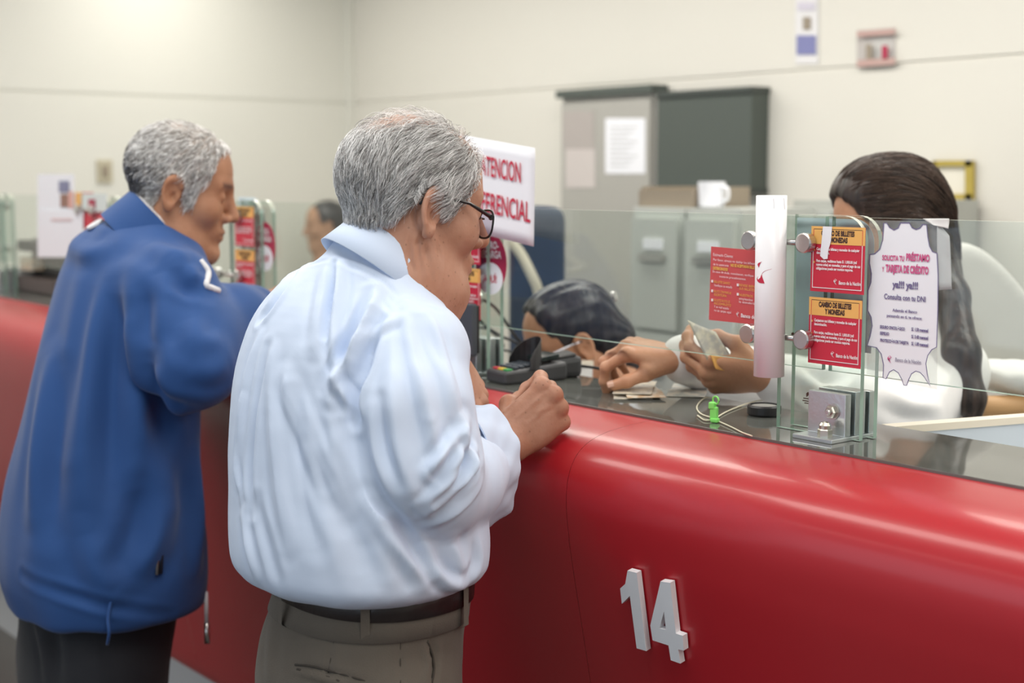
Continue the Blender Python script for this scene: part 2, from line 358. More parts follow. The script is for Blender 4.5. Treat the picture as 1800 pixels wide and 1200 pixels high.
def notice(X0, X1, Z0, Z1, Y, label, group=None, torn=False):
    t = thing('notice_card', ((X0+X1)/2, Y, Z0), label, 'notice', group); w = X1-X0; h = Z1-Z0; xc = (X0+X1)/2
    box('card', (X0, Y-.0006, Z0), (X1, Y, Z1), M_nred, t)
    y1 = Y-.0010
    box('header', (X0, y1-.0001, Z1-.27*h), (X1, Y-.0006, Z1), M_nor, t)
    b = .0012*w/.105
    for (a, c, z0, z1, m) in ((X0+.05*w, X1-.05*w, Z0+.055*h, Z0+.055*h+b, M_pwhite), (X0+.05*w-b, X0+.05*w, Z0+.055*h, Z1-.27*h, M_pwhite), (X1-.05*w, X1-.05*w+b, Z0+.055*h, Z1-.27*h, M_pwhite),
                             (X0+.05*w, X1-.05*w, Z1-.045*h, Z1-.045*h+b*.7, M_ink), (X0+.05*w-b*.7, X0+.05*w, Z1-.27*h, Z1-.045*h, M_nred), (X1-.05*w, X1-.05*w+b*.7, Z1-.27*h, Z1-.045*h, M_nred)):
        box('border', (a, y1-.0003, z0), (c, y1, z1), m, t)
    yt = y1-.0004
    text('CAMBIO DE BILLETES\nY MONEDAS', MF(xc, yt, Z1-.155*h), .105*h, M_ink, t, 'title', .62*w, bold=.0006, line=.95)
    text('Canjeamos sus billetes y monedas de cualquier\ndenominación.', MF(X0+.11*w, yt, Z1-.375*h), .058*h, M_pwhite, t, 'paragraph', .80*w, 'LEFT', .0002)
    text('Para canjes, recibimos hasta S/. 1,000.00 (mil\nnuevos soles) en monedas, y para el pago de sus\nobligaciones puede ser montos mayores.', MF(X0+.11*w, yt, Z1-.585*h), .058*h, M_pwhite, t, 'paragraph', .82*w, 'LEFT', .0002)
    for z in (.345, .535): box('bullet', (X0+.06*w, yt-.0002, Z1-z*h-.03*h), (X0+.08*w, yt, Z1-z*h), M_nor, t)
    text('Banco de la Nación', MF(X0+.745*w, yt, Z0+.155*h), .075*h, M_pwhite, t, 'bank_name', .40*w, bold=.0002)
    mark(t, X0+.51*w, yt, Z0+.165*h, .075*h, M_pwhite)
    if torn:
        prism('torn_tape', [(X0+.23*w, Z1), (X0+.40*w, Z1), (X0+.385*w, Z1-.22*h), (X0+.34*w, Z1-.36*h), (X0+.33*w, Z1-.49*h), (X0+.26*w, Z1-.50*h), (X0+.19*w, Z1-.45*h), (X0+.21*w, Z1-.25*h)], yt-.0012, yt-.0004, M_white, t)
    return t
YN = YG-.0165
def Xat(px, py, Y): return float(at(px, py, Y=Y)[0])
def Zat(px, py, Y): return float(at(px, py, Y=Y)[2])
nX0, nX1 = Xat(1426, 455, YN), Xat(1520.5, 455, YN)
nz = [Zat(1426, 397, YN), Zat(1426, 511, YN), Zat(1424, 521, YN), Zat(1424, 637, YN)]
notice(nX0, nX1, nz[1], nz[0], YN, 'upper red and orange currency exchange notice, white tape torn across its title', 'currency exchange notices', True)
notice(nX0-.001, nX1-.002, nz[3], nz[2], YN, 'lower red and orange currency exchange notice beside the starburst poster', 'currency exchange notices')
for i in (1, 2, 3):
    dx = STN[i]-STN[0]-(.02 if i == 1 else .03)
    for q in (0, 1):
        notice(nX0+dx, nX1+dx, nz[1+2*q], nz[2*q], YN, ['upper', 'lower'][q]+' currency exchange notice '+NTH[i], 'currency exchange notices')

def quad_on(Y, *pix): return [at(px, py, Y=Y) for px, py in pix]
def ptext(body, c, wpx, hpx, Y, m, parent, name='lettering', bold=0., line=1., tilt=0., align='CENTER'):
    """lettering on the plane Y, centred where the photo shows it, width and cap height from the photo"""
    p = at(c[0], c[1], Y=Y); x0 = at(c[0]-wpx/2, c[1], Y=Y)[0]; x1 = at(c[0]+wpx/2, c[1], Y=Y)[0]
    hh = at(c[0], c[1]-hpx/2, Y=Y)[2]-at(c[0], c[1]+hpx/2, Y=Y)[2]
    return text(body, MF(p[0] if align == 'CENTER' else x0, p[1], p[2], tilt), hh/.70, m, parent, name, x1-x0, align, bold*hh, line=line)
def sheet(name, P, m, parent=None, th=.0006, sub=1, bulge=0.):
    """thin paper from four corners TL,TR,BR,BL, a little bowed"""
    P = [np.array(p, float) for p in P]; n = 8 if bulge else 1; V = []; Fs = []
    nr = np.cross(P[1]-P[0], P[3]-P[0]); nr /= np.linalg.norm(nr)
    for s in (0, 1):
        for j in range(n+1):
            for i in range(n+1):
                u, v = i/n, j/n
                p = (P[0]*(1-u)+P[1]*u)*(1-v)+(P[3]*(1-u)+P[2]*u)*v
                V.append(p+nr*(bulge*(4*u*(1-u)-.6*math.sin(v*5+u*3)*.3)+s*th))
    N = (n+1)**2
    for j in range(n):
        for i in range(n):
            a = j*(n+1)+i; Fs += [(a, a+1, a+n+2, a+n+1), (N+a+n+1, N+a+n+2, N+a+1, N+a)]
    bd = [i for i in range(n+1)]+[(j+1)*(n+1)-1 for j in range(1, n+1)]+[n*(n+1)+i for i in range(n-1, -1, -1)]+[j*(n+1) for j in range(n-1, 0, -1)]
    for k in range(len(bd)): a, b = bd[k], bd[(k+1) % len(bd)]; Fs.append((a, N+a, N+b, b))
    return meshobj(name, V, Fs, m, parent, smooth=bool(bulge))

# preferential attention sign, taped askew to the top of the screen
ys = YG-.045
t = thing('preferential_sign', at(880, 430, Y=ys), 'crooked white paper sign with red ATENCION PREFERENCIAL lettering', 'sign')
C4 = quad_on(ys, (806, 236), (940.5, 260), (938, 433), (806, 402))
sheet('paper', C4, M_white, t, bulge=.0012)
u = (C4[1]-C4[0]); v = (C4[0]-C4[3]); un = u/np.linalg.norm(u); vn = v/np.linalg.norm(v)
def onsign(a, b): return C4[0]+u*a-v*b+np.array([0, -.0016, 0])
def signtext(s, a, b, wfrac, hfrac):
    p = onsign(a, b); M = Matrix(((un[0], vn[0], 0, p[0]), (un[1], vn[1], -1, p[1]), (un[2], vn[2], 0, p[2]), (0, 0, 0, 1)))
    text(s, M, hfrac*np.linalg.norm(v)/.70, M_crim, t, 'lettering', wfrac*np.linalg.norm(u), bold=.0006)
signtext('ATENCION', .575, .285, .52, .20); signtext('PREFERENCIAL', .53, .66, .84, .205)

# white tube fixed to the glass joint
ta, tb = at(1356.5, 343, Y=1.585), at(1351.5, 661, Y=1.585)
t = thing('paper_tube', tb, 'upright white glossy tube with a crimson mark, strapped to the glass joint', 'tube')
tr = .0223; ax = (Vector(ta)-Vector(tb)).normalized(); ex, ey, ez = frame_of(ax)
L = (Vector(ta)-Vector(tb)).length
lathe('tube_body', [(tr-.0016, .004), (tr-.0016, 0), (tr, .0005), (tr, L-.0005), (tr-.0016, L), (tr-.0016, L-.004)], tb, ax, M_tubem, t, 40).data.polygons.foreach_set('use_smooth', [True]*(40*5+2))
def ontube(px, py, off=.0004):
    """photo pixel to the tube wall facing the viewer"""
    c = Vector(at(px, py, Y=1.585)); h = (c-Vector(tb)).dot(ax); q = Vector(tb)+ax*h
    rt = Vector(_R); rt = (rt-ax*rt.dot(ax)).normalized(); bk = ax.cross(rt); bk = bk if bk.dot(Vector(_F)) < 0 else -bk
    s = max(-.98, min(.98, (Vector(at(px, py, d=float((np.array(q)-_C)@_F)))-q).dot(rt)/tr))
    return q+(rt*s+bk*math.sqrt(1-s*s))*(tr+off)
def tubepatch(name, pix, m, n=8):
    c = np.mean(np.array(pix), 0); V = [ontube(*c)]; 
    for p in pix: V.append(ontube(*p))
    k = len(pix); return meshobj(name, V, [(0, 1+i, 1+(i+1) % k) for i in range(k)], m, t)
def strip_on_tube(name, A, B, m):
    """ribbon between two edge curves given in photo pixels"""
    V = [ontube(*p) for p in A]+[ontube(*p) for p in B]; n = len(A)
    return meshobj(name, V, [(i, i+1, n+i+1, n+i) for i in range(n-1)], m, t)
strip_on_tube('crimson_mark', spline([(1330, 484), (1329, 489), (1332, 494), (1340, 495.5)], 4), spline([(1352, 470.5), (1341, 473.5), (1336, 480), (1340, 495.5)], 4), M_crim)
strip_on_tube('crimson_mark', spline([(1331.5, 468), (1330, 463), (1331, 460)], 4), spline([(1331.5, 468), (1334, 460), (1336.5, 457.5)], 4), M_crim)
strip_on_tube('tape', [(1354, 349), (1355, 358), (1355, 366)], [(1374, 348), (1375, 358), (1376, 368)], M_white)

# faded red notice on the rear of the pane
yn = YG-.0012
t = thing('customer_notice', at(1290, 566, Y=yn), 'faded red customer notice with small yellow and white print, half behind the white tube', 'notice')
sheet('card', quad_on(yn, (1250, 433), (1345, 441.5), (1342, 572), (1246, 562)), M_nred2, t)
yy = yn-.0012
ptext('Estimado Cliente:', (1271, 449), 35, 5.2, yy, M_pwhite, t, tilt=-.03)
ptext('Por favor, sírvase no doblar los billetes, ni', (1293, 460), 80, 4.2, yy, M_pwhite, t, tilt=-.03)
ptext('de lo contrario', (1267, 465.5), 27, 4.2, yy, M_pwhite, t, tilt=-.03)
ptext('NO SE ACEPTARÁN BILLETES', (1308, 468.5), 48, 5, yy, M_pyel, t, bold=.06, tilt=-.03)
ptext('DETERIORADOS', (1266, 472.5), 26, 5, yy, M_pyel, t, bold=.06, tilt=-.03)
ptext('En caso de duda, consúltenos, verifique\nnuestros procedimientos.', (1288, 484.5), 72, 4, yy, M_pwhite, t, tilt=-.03, line=1.3)
for (c, w, s, m) in (((1269, 496.5), 28, 'BILLETE SANO', M_pyel), ((1271, 503), 32, 'Verifique su estado', M_pwhite), ((1270, 513.5), 30, 'BILLETE CON MARCAS', M_pyel), ((1266, 519), 22, 'ESCRITURA', M_pyel),
                     ((1269, 529), 28, 'BILLETE ROTO O', M_pyel), ((1270, 535), 30, 'INCOMPLETO', M_pyel), ((1268, 540.5), 26, 'Y en mal estado', M_pwhite), ((1270, 547), 30, 'no se canjea aquí', M_pwhite),
                     ((1313, 502.5), 27, 'REVISE BIEN', M_pyel), ((1313, 508.5), 27, 'SUS BILLETES', M_pyel), ((1311, 519.5), 24, 'NUESTROS', M_pyel), ((1311, 526), 24, 'empleados', M_pwhite), ((1314, 532), 30, 'le atenderán', M_pwhite)):
    ptext(s, c, w, 4.3, yy, m, t, tilt=-.03)
for c in ((1252, 494), (1252, 511), (1252, 527), (1297, 500.5), (1297, 517)):
    p = at(*c, Y=yy); box('bullet', (p[0]-.002, p[1]-.0003, p[2]-.002), (p[0]+.002, p[1], p[2]+.002), M_pwhite, t)
ptext('Banco de la Nación', (1329, 558), 54, 6.5, yy, M_pwhite, t, 'bank_name', .04, tilt=-.03)
p = at(1299, 553, Y=yy); mark(t, p[0], p[1], p[2], .0065, M_pwhite)

# starburst poster in a plastic sleeve
ysl_ = YG-.0022
t = thing('starburst_poster', at(1585, 665, Y=ysl_), 'white scalloped starburst loan poster in a clear plastic sleeve', 'poster')
sl = sheet('plastic_sleeve', quad_on(ysl_, (1528, 387), (1649, 389), (1646, 684), (1523.5, 657)), M_acryl, t, .0012)
Zp = lambda a: (1520+a[0]/3.87, 380+a[1]/3.87)
out = [(133, 48), (150, 48), (168, 78), (200, 97), (230, 82), (246, 48), (304, 48), (322, 80), (350, 93), (378, 83), (398, 58), (420, 60), (428, 140), (440, 205), (460, 242), (490, 252), (498, 400), (496, 640), (488, 888), (455, 905), (428, 945), (415, 1000), (425, 1075), (446, 1152),
       (405, 1085), (378, 1058), (348, 1050), (318, 1068), (298, 1110), (285, 1148), (270, 1146), (255, 1105), (232, 1062), (198, 1040), (168, 1056), (145, 1104), (128, 1098), (132, 1010), (116, 935), (82, 890), (20, 878), (40, 815), (55, 745), (47, 685), (24, 640), (26, 505), (46, 450), (49, 390), (36, 320), (38, 262), (72, 257), (106, 226), (126, 160), (131, 90)]
ysp = ysl_-.0022
P = [at(*Zp(a), Y=ysp) for a in out]
prism('paper', [(p[0], p[2]) for p in P], ysp, ysp+.0005, M_white, t)
V = []; Fs = []; n = len(P); cx = np.mean([p[0] for p in P]); cz = np.mean([p[2] for p in P])
for i in range(n):
    a = np.array([P[i-1][0], P[i-1][2]]); b = np.array([P[(i+1) % n][0], P[(i+1) % n][2]]); d = b-a; nn = np.array([-d[1], d[0]])/max(1e-9, np.linalg.norm(d)); c = np.array([P[i][0], P[i][2]])
    for s in (0, .0013): V.append((c[0]+nn[0]*s, ysp-.0006, c[1]+nn[1]*s))
Fs = [(2*i, 2*i+1, 2*((i+1) % n)+1, 2*((i+1) % n)) for i in range(n)]
meshobj('purple_outline', V, Fs, M_purp, t)
yt = ysp-.0010
for s, c, w, h, m, bd in (('SOLICITA TU', (193, 286), 150, 34, M_pink, .05), ('PRÉSTAMO', (360, 284), 160, 46, M_pink, .07), ('Y', (124, 362), 14, 34, M_pink, .03), ('TARJETA DE CRÉDITO', (286, 364), 292, 48, M_pink, .07),
                      ('ya!!! ya!!!', (276, 470), 174, 46, M_purp, .05), ('Consulta con tu DNI', (271, 556), 282, 36, M_purp, .03), ('Además el Banco', (272, 645), 168, 20, M_purp, .03), ('pensando en ti, te ofrece:', (268, 685), 240, 20, M_purp, .03),
                      ('SEGURO ONCOLÓGICO', (187, 760), 170, 20, M_purp, .06), ('S/. 1.50 mensual', (374, 774), 114, 22, M_purp, .06), ('SEPELIO', (134, 798), 62, 20, M_purp, .06), ('S/. 3.40 mensual', (374, 824), 114, 22, M_purp, .06),
                      ('PROTECCIÓN DE TARJETA', (200, 853), 194, 20, M_purp, .06), ('S/. 1.00 mensual', (374, 872), 114, 22, M_purp, .06), ('Banco de la Nación', (294, 985), 176, 26, mat('print_grey', (.35, .33, .42), .5), .03)):
    ptext(s, Zp(c), w/3.87, h/3.87, yt, m, t, bold=bd)
p = at(*Zp((184, 975)), Y=yt); mark(t, p[0], p[1], p[2], .0085, M_pink)
# crumpled tape at the poster's corner
t = thing('tape_strip', at(1660, 508, Y=YG-.004), 'crumpled clear tape hanging beside the starburst poster', 'tape')
M_tape = glassmat('clear_tape', (.93, .95, .97), 1.4, .25, .42)
sheet('strip', quad_on(YG-.004, (1647, 392), (1669, 415), (1673, 508), (1648, 510)), M_tape, t, .0005, bulge=.002)
sheet('folded_end', quad_on(YG-.007, (1622, 384), (1668, 384), (1667, 402), (1640, 396)), mat('tape_white', (.85, .85, .82), .4), t, .0008, bulge=.002)
# pale blue film on the rear support plate
M_film = bpy.data.materials.new('pale_blue_film'); M_film.use_nodes = True; MATS['pale_blue_film'] = M_film
_b = M_film.node_tree.nodes['Principled BSDF']; _b.inputs['Base Color'].default_value = (.62, .76, .86, 1); _b.inputs['Roughness'].default_value = .35; _b.inputs['Alpha'].default_value = .68
_x0, _x1, _z1 = STN[0]-.070, STN[0]+.068, ZG1-.003
tag(prism('plate_film', [(_x0, 1.262), (_x1, 1.262)]+[(_x1-.033+.033*math.cos(a), _z1-.033+.033*math.sin(a)) for a in np.linspace(0, math.pi/2, 8)]+[(_x0, _z1)], YG+.0146, YG+.0156, M_film), 'pale blue translucent film on the glass behind the two exchange notices', 'film')
# makers' marks on the glass
for c, s, lb in (((1394, 590), .007, 'small dark glazier mark on the glass beside the lower steel cap'), ((1421, 697), .009, 'small dark glazier mark on the glass above the clamp bracket')):
    yq = YG-.0168; p = at(*c, Y=yq); t = thing('glass_mark', p, lb, 'sticker', 'glazier marks')
    prism('emblem', [(p[0]-.35*s, p[2]-.1*s), (p[0]-.45*s, p[2]+.5*s), (p[0]-.1*s, p[2]+.75*s), (p[0]+.3*s, p[2]+.55*s), (p[0]+.45*s, p[2]-.05*s), (p[0]+.05*s, p[2]+.25*s)], yq-.0004, yq, M_ink, t)
    for k, (w, q) in enumerate(((1.0, -.35), (1.15, -.75), (.75, -1.1))): box('bar', (p[0]-w*s, yq-.0004, p[2]+q*s-.07*s), (p[0]+w*s, yq, p[2]+q*s+.09*s), M_ink, t)

# round top-up stickers
M_stk = mat('sticker_crimson', (.42, .02, .07), .35)
def disc(name, X, Y, Z, rx, rz_, m, parent, th=.0005): return prism(name, [(X+rx*math.cos(a), Z+rz_*math.sin(a)) for a in np.linspace(0, 2*math.pi, 33)[:-1]], Y-th, Y, m, parent)
pc = at(864, 462, Y=YG)
for i, lb in ((0, 'round crimson top-up sticker on the glass under the crooked paper sign'), (1, 'round crimson top-up sticker on the glass right of the far man\'s face')):
    X = pc[0]+(STN[2]-STN[1])*i; Zc = pc[2]
    t = thing('round_sticker', (X, YG, Zc-.055), lb, 'sticker', 'round top-up stickers')
    disc('disc', X, YG-.001, Zc, .047, .055, M_stk, t); disc('white_disc', X-.002, YG-.0018, Zc-.029, .038, .030, M_white, t)
    text('MICRO-\nRECARGA', MF(X-.001, YG-.0028, Zc+.024), .019, M_pwhite, t, 'lettering', .066, bold=.0005, line=.9)
    text('¡AQUÍ!', MF(X-.002, YG-.0028, Zc-.030), .020, M_crim, t, 'lettering', .042, bold=.0005)
# bluish rounded leaflet holder at the far station
t = thing('leaflet_holder', (STN[2]+.06, YG-.03, ZC), 'pale blue rounded leaflet card behind the round sticker near the far man\'s face', 'leaflet')
x0, x1 = Xat(420, 400, YG+.03), Xat(466, 400, YG+.03)
prism('card', [(x0, 1.25), (x1-.02, 1.25)]+[(x1-.06+.06*math.cos(a), 1.40+.06*math.sin(a)) for a in np.linspace(0, math.pi/2, 8)]+[(x0, 1.46)], YG+.03, YG+.031, mat('pale_blue_card', (.66, .77, .84), .5), t)
# sheets standing above the glass at the far left
def paper(px, Y, m, label, pics=(), group='papers on the far screen', cat='paper'):
    t = thing('paper_sheet', at(px[3][0], px[3][1], Y=Y), label, cat, group)
    sheet('page', quad_on(Y, *px), m, t, .0008)
    for q, mm in pics: sheet('print_block', quad_on(Y-.002, *q), mm, t, .0005)
    return t
R4 = lambda x0, y0, x1, y1: [(x0, y0), (x1, y0), (x1, y1), (x0, y1)]
paper(R4(66, 306, 130, 372), YG-.02, M_white, 'white sheet with a dark blue picture above the far screen', ((R4(103, 318, 121, 338), mat('print_blue', (.22, .23, .36), .5)), (R4(106, 341, 120, 364), mat('print_brown', (.30, .16, .12), .5)), (R4(120, 336, 128, 366), mat('print_salmon', (.75, .42, .36), .5))))
paper(R4(66, 370, 146, 452), YG-.024, M_white, 'plain white sheet below the picture sheet on the far screen', ((R4(90, 384, 126, 388), mat('print_rose', (.75, .55, .55), .5)),))
paper(R4(132, 338, 164, 402), YG-.02, M_nred, 'red and orange strip card beside the far white sheets', ((R4(133, 338, 144, 360), M_nor),))
paper(R4(143, 340, 188, 372), YG-.022, mat('pale_mint', (.68, .74, .72), .5), 'pale green card with a dark red figure beside the far white sheets', ((R4(155, 350, 167, 366), M_stk),))

# ------------------------------------------------------------------ things on the worktop
ZW = ZC+.0004
# card reader
pc = at(884, 672, z=ZW); RZ = -.10; RS = .80
t = thing('card_reader', pc, 'black card payment terminal with red, yellow and green keys on the worktop', 'card reader')
def loc(bm, fn):
    for v in bm.verts: v.co = fn(v.co)
def place(bm, c, rz): bmesh.ops.rotate(bm, verts=bm.verts, cent=(0, 0, 0), matrix=Matrix.Rotation(rz, 3, 'Z')); bmesh.ops.translate(bm, verts=bm.verts, vec=Vector(c))
def lbox(name, lo, hi, m, parent, c, rz, bev=.002, wedge=None, sc=1.):
    bm = bmesh.new(); addbox(bm, Vector(lo)*sc, Vector(hi)*sc, bev=bev)
    if wedge: loc(bm, wedge)
    place(bm, c, rz); return bmobj(name, bm, m, parent)
wd = lambda co: Vector((co.x, co.y, co.z*(1+co.y*3.2)))
lbox('reader_body', (-.042, -.02, 0), (.042, .15, .030), M_dgrey, t, pc, RZ, .005, wd, RS)
for k, m in enumerate((mat('key_red', (.55, .03, .05), .4), mat('key_yellow', (.72, .50, .05), .4), mat('key_green', (.05, .36, .10), .4))):
    lbox('key', (-.031+k*.022, -.008, .028), (-.012+k*.022, .006, .0335), m, t, pc, RZ, .001, None, RS)
for r in range(4):
    for k in range(3): lbox('key', (-.031+k*.022, .012+r*.015, .032+r*.0016), (-.012+k*.022, .022+r*.015, .0375+r*.0016), M_slate, t, pc, RZ, .001, None, RS)
lbox('screen', (-.030, .085, .036), (.030, .135, .0445), mat('reader_screen', (.02, .03, .03), .1), t, pc, RZ, .001, wd, RS)
bm = bmesh.new()                                            # privacy hood: curved walls round the keypad
hv = []
for j, th_ in enumerate((0, .003)):
    for i, a in enumerate(np.linspace(-.25, math.pi+.25, 15)):
        r = .047-th_; x = r*math.cos(a); y = .045+.047*max(0, math.sin(a))*1.1; zt = .032+.034*max(0., math.sin(max(0, min(math.pi, a))))**.6
        hv.append((bm.verts.new((x, y, .02)), bm.verts.new((x*.92, y, zt))))
for j in range(2):
    for i in range(14): a, b = hv[j*15+i], hv[j*15+i+1]; bm.faces.new((a[0], b[0], b[1], a[1]))
for i in range(14): a, b, c, d = hv[i], hv[i+1], hv[15+i], hv[16+i]; bm.faces.new((a[1], b[1], d[1], c[1]))
bmesh.ops.recalc_face_normals(bm, faces=bm.faces); bmesh.ops.scale(bm, verts=bm.verts, vec=(RS*1.02, RS, RS*1.5)); place(bm, pc, RZ); bmobj('privacy_hood', bm, M_black, t)
pd = at(974, 660, z=ZW)
t = thing('reader_cradle', pd, 'dark grey cradle of the card terminal with its cable, behind the resting fist', 'cradle')
lbox('cradle_body', (-.032, -.03, 0), (.036, .045, .030), M_dgrey, t, pd, -.45, .008, lambda co: Vector((co.x, co.y, co.z*(1+(co.y+.03)*5))))
lbox('cradle_top', (-.030, -.02, .028), (.030, .035, .034), M_black, t, pd, -.45, .003, lambda co: Vector((co.x, co.y, co.z*(1+(co.y+.03)*5))))
tube('cable', spline([pd+np.array(q) for q in ((.03, .03, .02), (.075, .05, .016), (.11, .045, .006), (.15, .03, .004), (.17, .06, .004))], 5), .0028, M_cable, t)
# slate display on the teller side with loose cables
t = thing('customer_display', at(800, 640, Y=1.56)*np.array([1, 1, 0])+np.array([0, 0, ZC]), 'dark slate back of a small monitor beside the near man\'s chest', 'monitor')
x0, x1 = Xat(738, 560, 1.56), Xat(835, 560, 1.56); z1, z0 = Zat(835, 534, 1.56), Zat(835, 626, 1.56)
box('back_shell', (x0, 1.552, z0), (x1, 1.566, z1), M_slate, t, .003); box('screen_frame', (x0+.004, 1.566, z0+.004), (x1-.004, 1.574, z1-.004), M_black, t, .002)
tube('stand_neck', [((x0+x1)/2, 1.566, ZC+.006), ((x0+x1)/2, 1.566, z0+.01)], .009, M_black, t, 12); box('stand_base', ((x0+x1)/2-.04, 1.545, ZC+.0003), ((x0+x1)/2+.04, 1.585, ZC+.008), M_black, t, .002)
cab = [[(836, 521), (870, 540), (905, 590), (930, 622)], [(835, 548), (850, 570), (880, 590), (915, 612)], [(836, 590), (865, 612), (905, 625)], [(836, 575), (860, 580), (885, 606), (880, 618)]]
for i, c in enumerate(cab):
    pts = [at(px, py, Y=1.80+.012*i+.01*k) for k, (px, py) in enumerate(c)]; pts += [pts[-1]+np.array([.0, .02, -.09]), pts[-1]+np.array([.02, .02, -.25]), np.array([pts[-1][0]+.03, pts[-1][1]+.02, .738])]
    tag(tube('cable', spline(pts, 6), .0035-.0004*i, M_cable), ['thick black cable arching beside the slate monitor', 'black cable looping behind the card terminal', 'low black cable behind the card terminal', 'short black cable between the monitor and the terminal'][i], 'cable', 'cables behind the screen')
# white clutter behind the near man's hand
p = at(826, 640, z=ZW); t = thing('coin_dish', p, 'small pale metal dish on the worktop behind the near man\'s left hand', 'dish')
lathe('dish', [(.030, 0), (.042, .004), (.052, .014), (.050, .014), (.040, .006), (.001, .004)], p, (0, 0, 1), M_steel, t, 28)
# moistening pad
p = at(1343, 729, z=ZW); t = thing('sponge_cup', p, 'black round sponge cup on the worktop behind the glass joint', 'cup')
lathe('cup', [(.024, 0), (.0262, .003), (.0265, .014), (.0245, .0165), (.0215, .0165), (.0215, .012), (.001, .012)], p, (0, 0, 1), M_black, t, 36).data.polygons.foreach_set('use_smooth', [False]*(36*6+2))
lathe('sponge', [(.0205, .0125), (.0205, .0145), (.001, .0155)], p, (0, 0, 1), mat('sponge_grey', (.30, .30, .28), .9), t, 24)
# green clip with strings
p = at(1255, 742, z=ZW); t = thing('green_clip', p, 'bright green plastic clip with knotted string on the worktop edge', 'clip')
M_grn = mat('green_plastic', (.25, .78, .16), .35, spec=.6); M_str = mat('cotton_string', (.72, .68, .52), .8)
lbox('clip_bar', (-.006, -.004, .002), (.006, .004, .024), M_grn, t, p, .3, .002); lbox('clip_jaw', (-.008, -.005, .020), (.002, .005, .031), M_grn, t, p, .3, .002)
lbox('clip_foot', (-.004, -.006, 0), (.008, .005, .007), M_grn, t, p, .3, .002); tube('clip_ring', [p+np.array([math.cos(a)*.006+.003, 0, .034+math.sin(a)*.006]) for a in np.linspace(0, 6.28, 13)], .0014, M_grn, t, 6, False)
for c in ([(1256, 736), (1280, 722), (1320, 707), (1345, 703), (1372, 706)], [(1258, 738), (1285, 750), (1305, 760), (1322, 766)], [(1255, 699), (1238, 700), (1225, 714), (1232, 727), (1255, 735)], [(1252, 738), (1238, 738), (1226, 730)]):
    pts = [at(px, py, z=ZW+.0016) for px, py in c]; tube('string', spline(pts, 5), .0011, M_str, t, 6)
# banknotes
M_note = [mat('banknote_paper_%d' % i, c, .6, noise=(70, .16, c2)) for i, (c, c2) in enumerate((((.72, .66, .52), (.50, .47, .42)), ((.74, .70, .60), (.60, .42, .26)), ((.66, .62, .54), (.42, .44, .42))))]
def note(c, rz, lift, m, label, tilt=0.):
    V = []; n = 10
    for s in (0, .0004):
        for i in range(n+1):
            for j in (0, 1):
                x = (i/n-.5)*.140; V.append(Vector((x, (j-.5)*.065, s+lift+tilt*math.sin(i/n*math.pi)*.004+.0015*math.sin(i*1.1+j))))
    Rm = Matrix.Rotation(rz, 3, 'Z'); V = [Rm@v+Vector(c) for v in V]; N = 2*(n+1); Fs = []
    for i in range(n):
        a = 2*i; Fs += [(a, a+2, a+3, a+1), (N+a+1, N+a+3, N+a+2, N+a), (a, N+a, N+a+2, a+2), (a+1, a+3, N+a+3, N+a+1)]
    Fs += [(0, 1, N+1, N), (2*n, N+2*n, N+2*n+1, 2*n+1)]
    return tag(meshobj('banknote', V, Fs, m, smooth=False), label, 'banknote', 'banknotes on the worktop')
p0 = at(1112, 691, z=ZW)
note(p0, -.75, .0018, M_note[0], 'lowest pale banknote of the small pile under the pointing hand')
note(p0+np.array([.012, .008, 0]), -.62, .0050, M_note[1], 'middle banknote of the small pile under the pointing hand', .3)
note(p0+np.array([-.006, .012, 0]), -.85, .0085, M_note[0], 'top banknote of the small pile under the pointing hand', .5)
note(at(1190, 690, z=ZW)+np.array([.0, .03, 0]), -.9, .0018, M_note[2], 'banknote lying by the hand that holds notes', .3)

# ------------------------------------------------------------------ back of the office
M_lock = mat('locker_grey', (.40, .39, .36), .4); M_file = mat('file_grey', (.52, .54, .51), .4); M_board = mat('board_green', (.075, .09, .08), .6)
def px_x(px, Y): return Xat(px, 400, Y)
YL = 3.715; lx0, lx1 = px_x(982, YL), px_x(1146, YL); lz = Zat(1060, 168, YL)
t = thing('tall_locker', ((lx0+lx1)/2, 3.5, 0), 'tall grey steel locker with papers taped to its door', 'locker')
box('body', (lx0, YL+.02, 0), (lx1, 3.79, lz), M_lock, t); box('top_shadow_strip', (lx0-.01, YL-.01, lz), (lx1, 3.79, lz+.03), M_board, t)  # dark strip along the locker top imitates the shadow there by its colour
box('door', (lx0+.015, YL, .08), (lx1-.015, YL+.02, lz-.02), M_lock, t); box('handle', (lx1-.08, YL-.016, 1.0), (lx1-.06, YL, 1.12), M_steel, t)
for q, m, lb in ((R4(1064, 208, 1134, 305), M_white, 'white printed sheet on the grey locker door'), (R4(990, 196, 1044, 262), mat('grey_print', (.42, .38, .36), .6), 'grey photo sheet high on the grey locker door'), (R4(994, 262, 1046, 330), mat('pinkish_sheet', (.58, .53, .51), .6), 'pinkish sheet below the photo on the grey locker door')):
    tt = thing('taped_sheet', at(q[3][0], q[3][1], Y=YL-.002), lb, 'paper', 'papers on the locker'); sheet('page', quad_on(YL-.002, *q), m, tt, .001)
    if m is M_white:
        for k in range(9): sheet('line', quad_on(YL-.004, *R4(1072, 222+k*8.5, 1120-(k % 3)*8, 224+k*8.5)), mat('print_faint', (.6, .6, .6), .6), tt, .0005)
YBD = 3.70; bx0, bx1 = px_x(1148, YBD), px_x(1314, YBD)
t = thing('wall_cabinet', ((bx0+bx1)/2, 3.76, Zat(1230, 340, YBD)), 'dark green wall cabinet on the back wall beside the locker', 'cabinet')
box('door_panel', (bx0+.006, YBD+.01, Zat(1230, 340, YBD)), (bx1, 3.797, Zat(1230, 157, YBD)), M_board, t); 
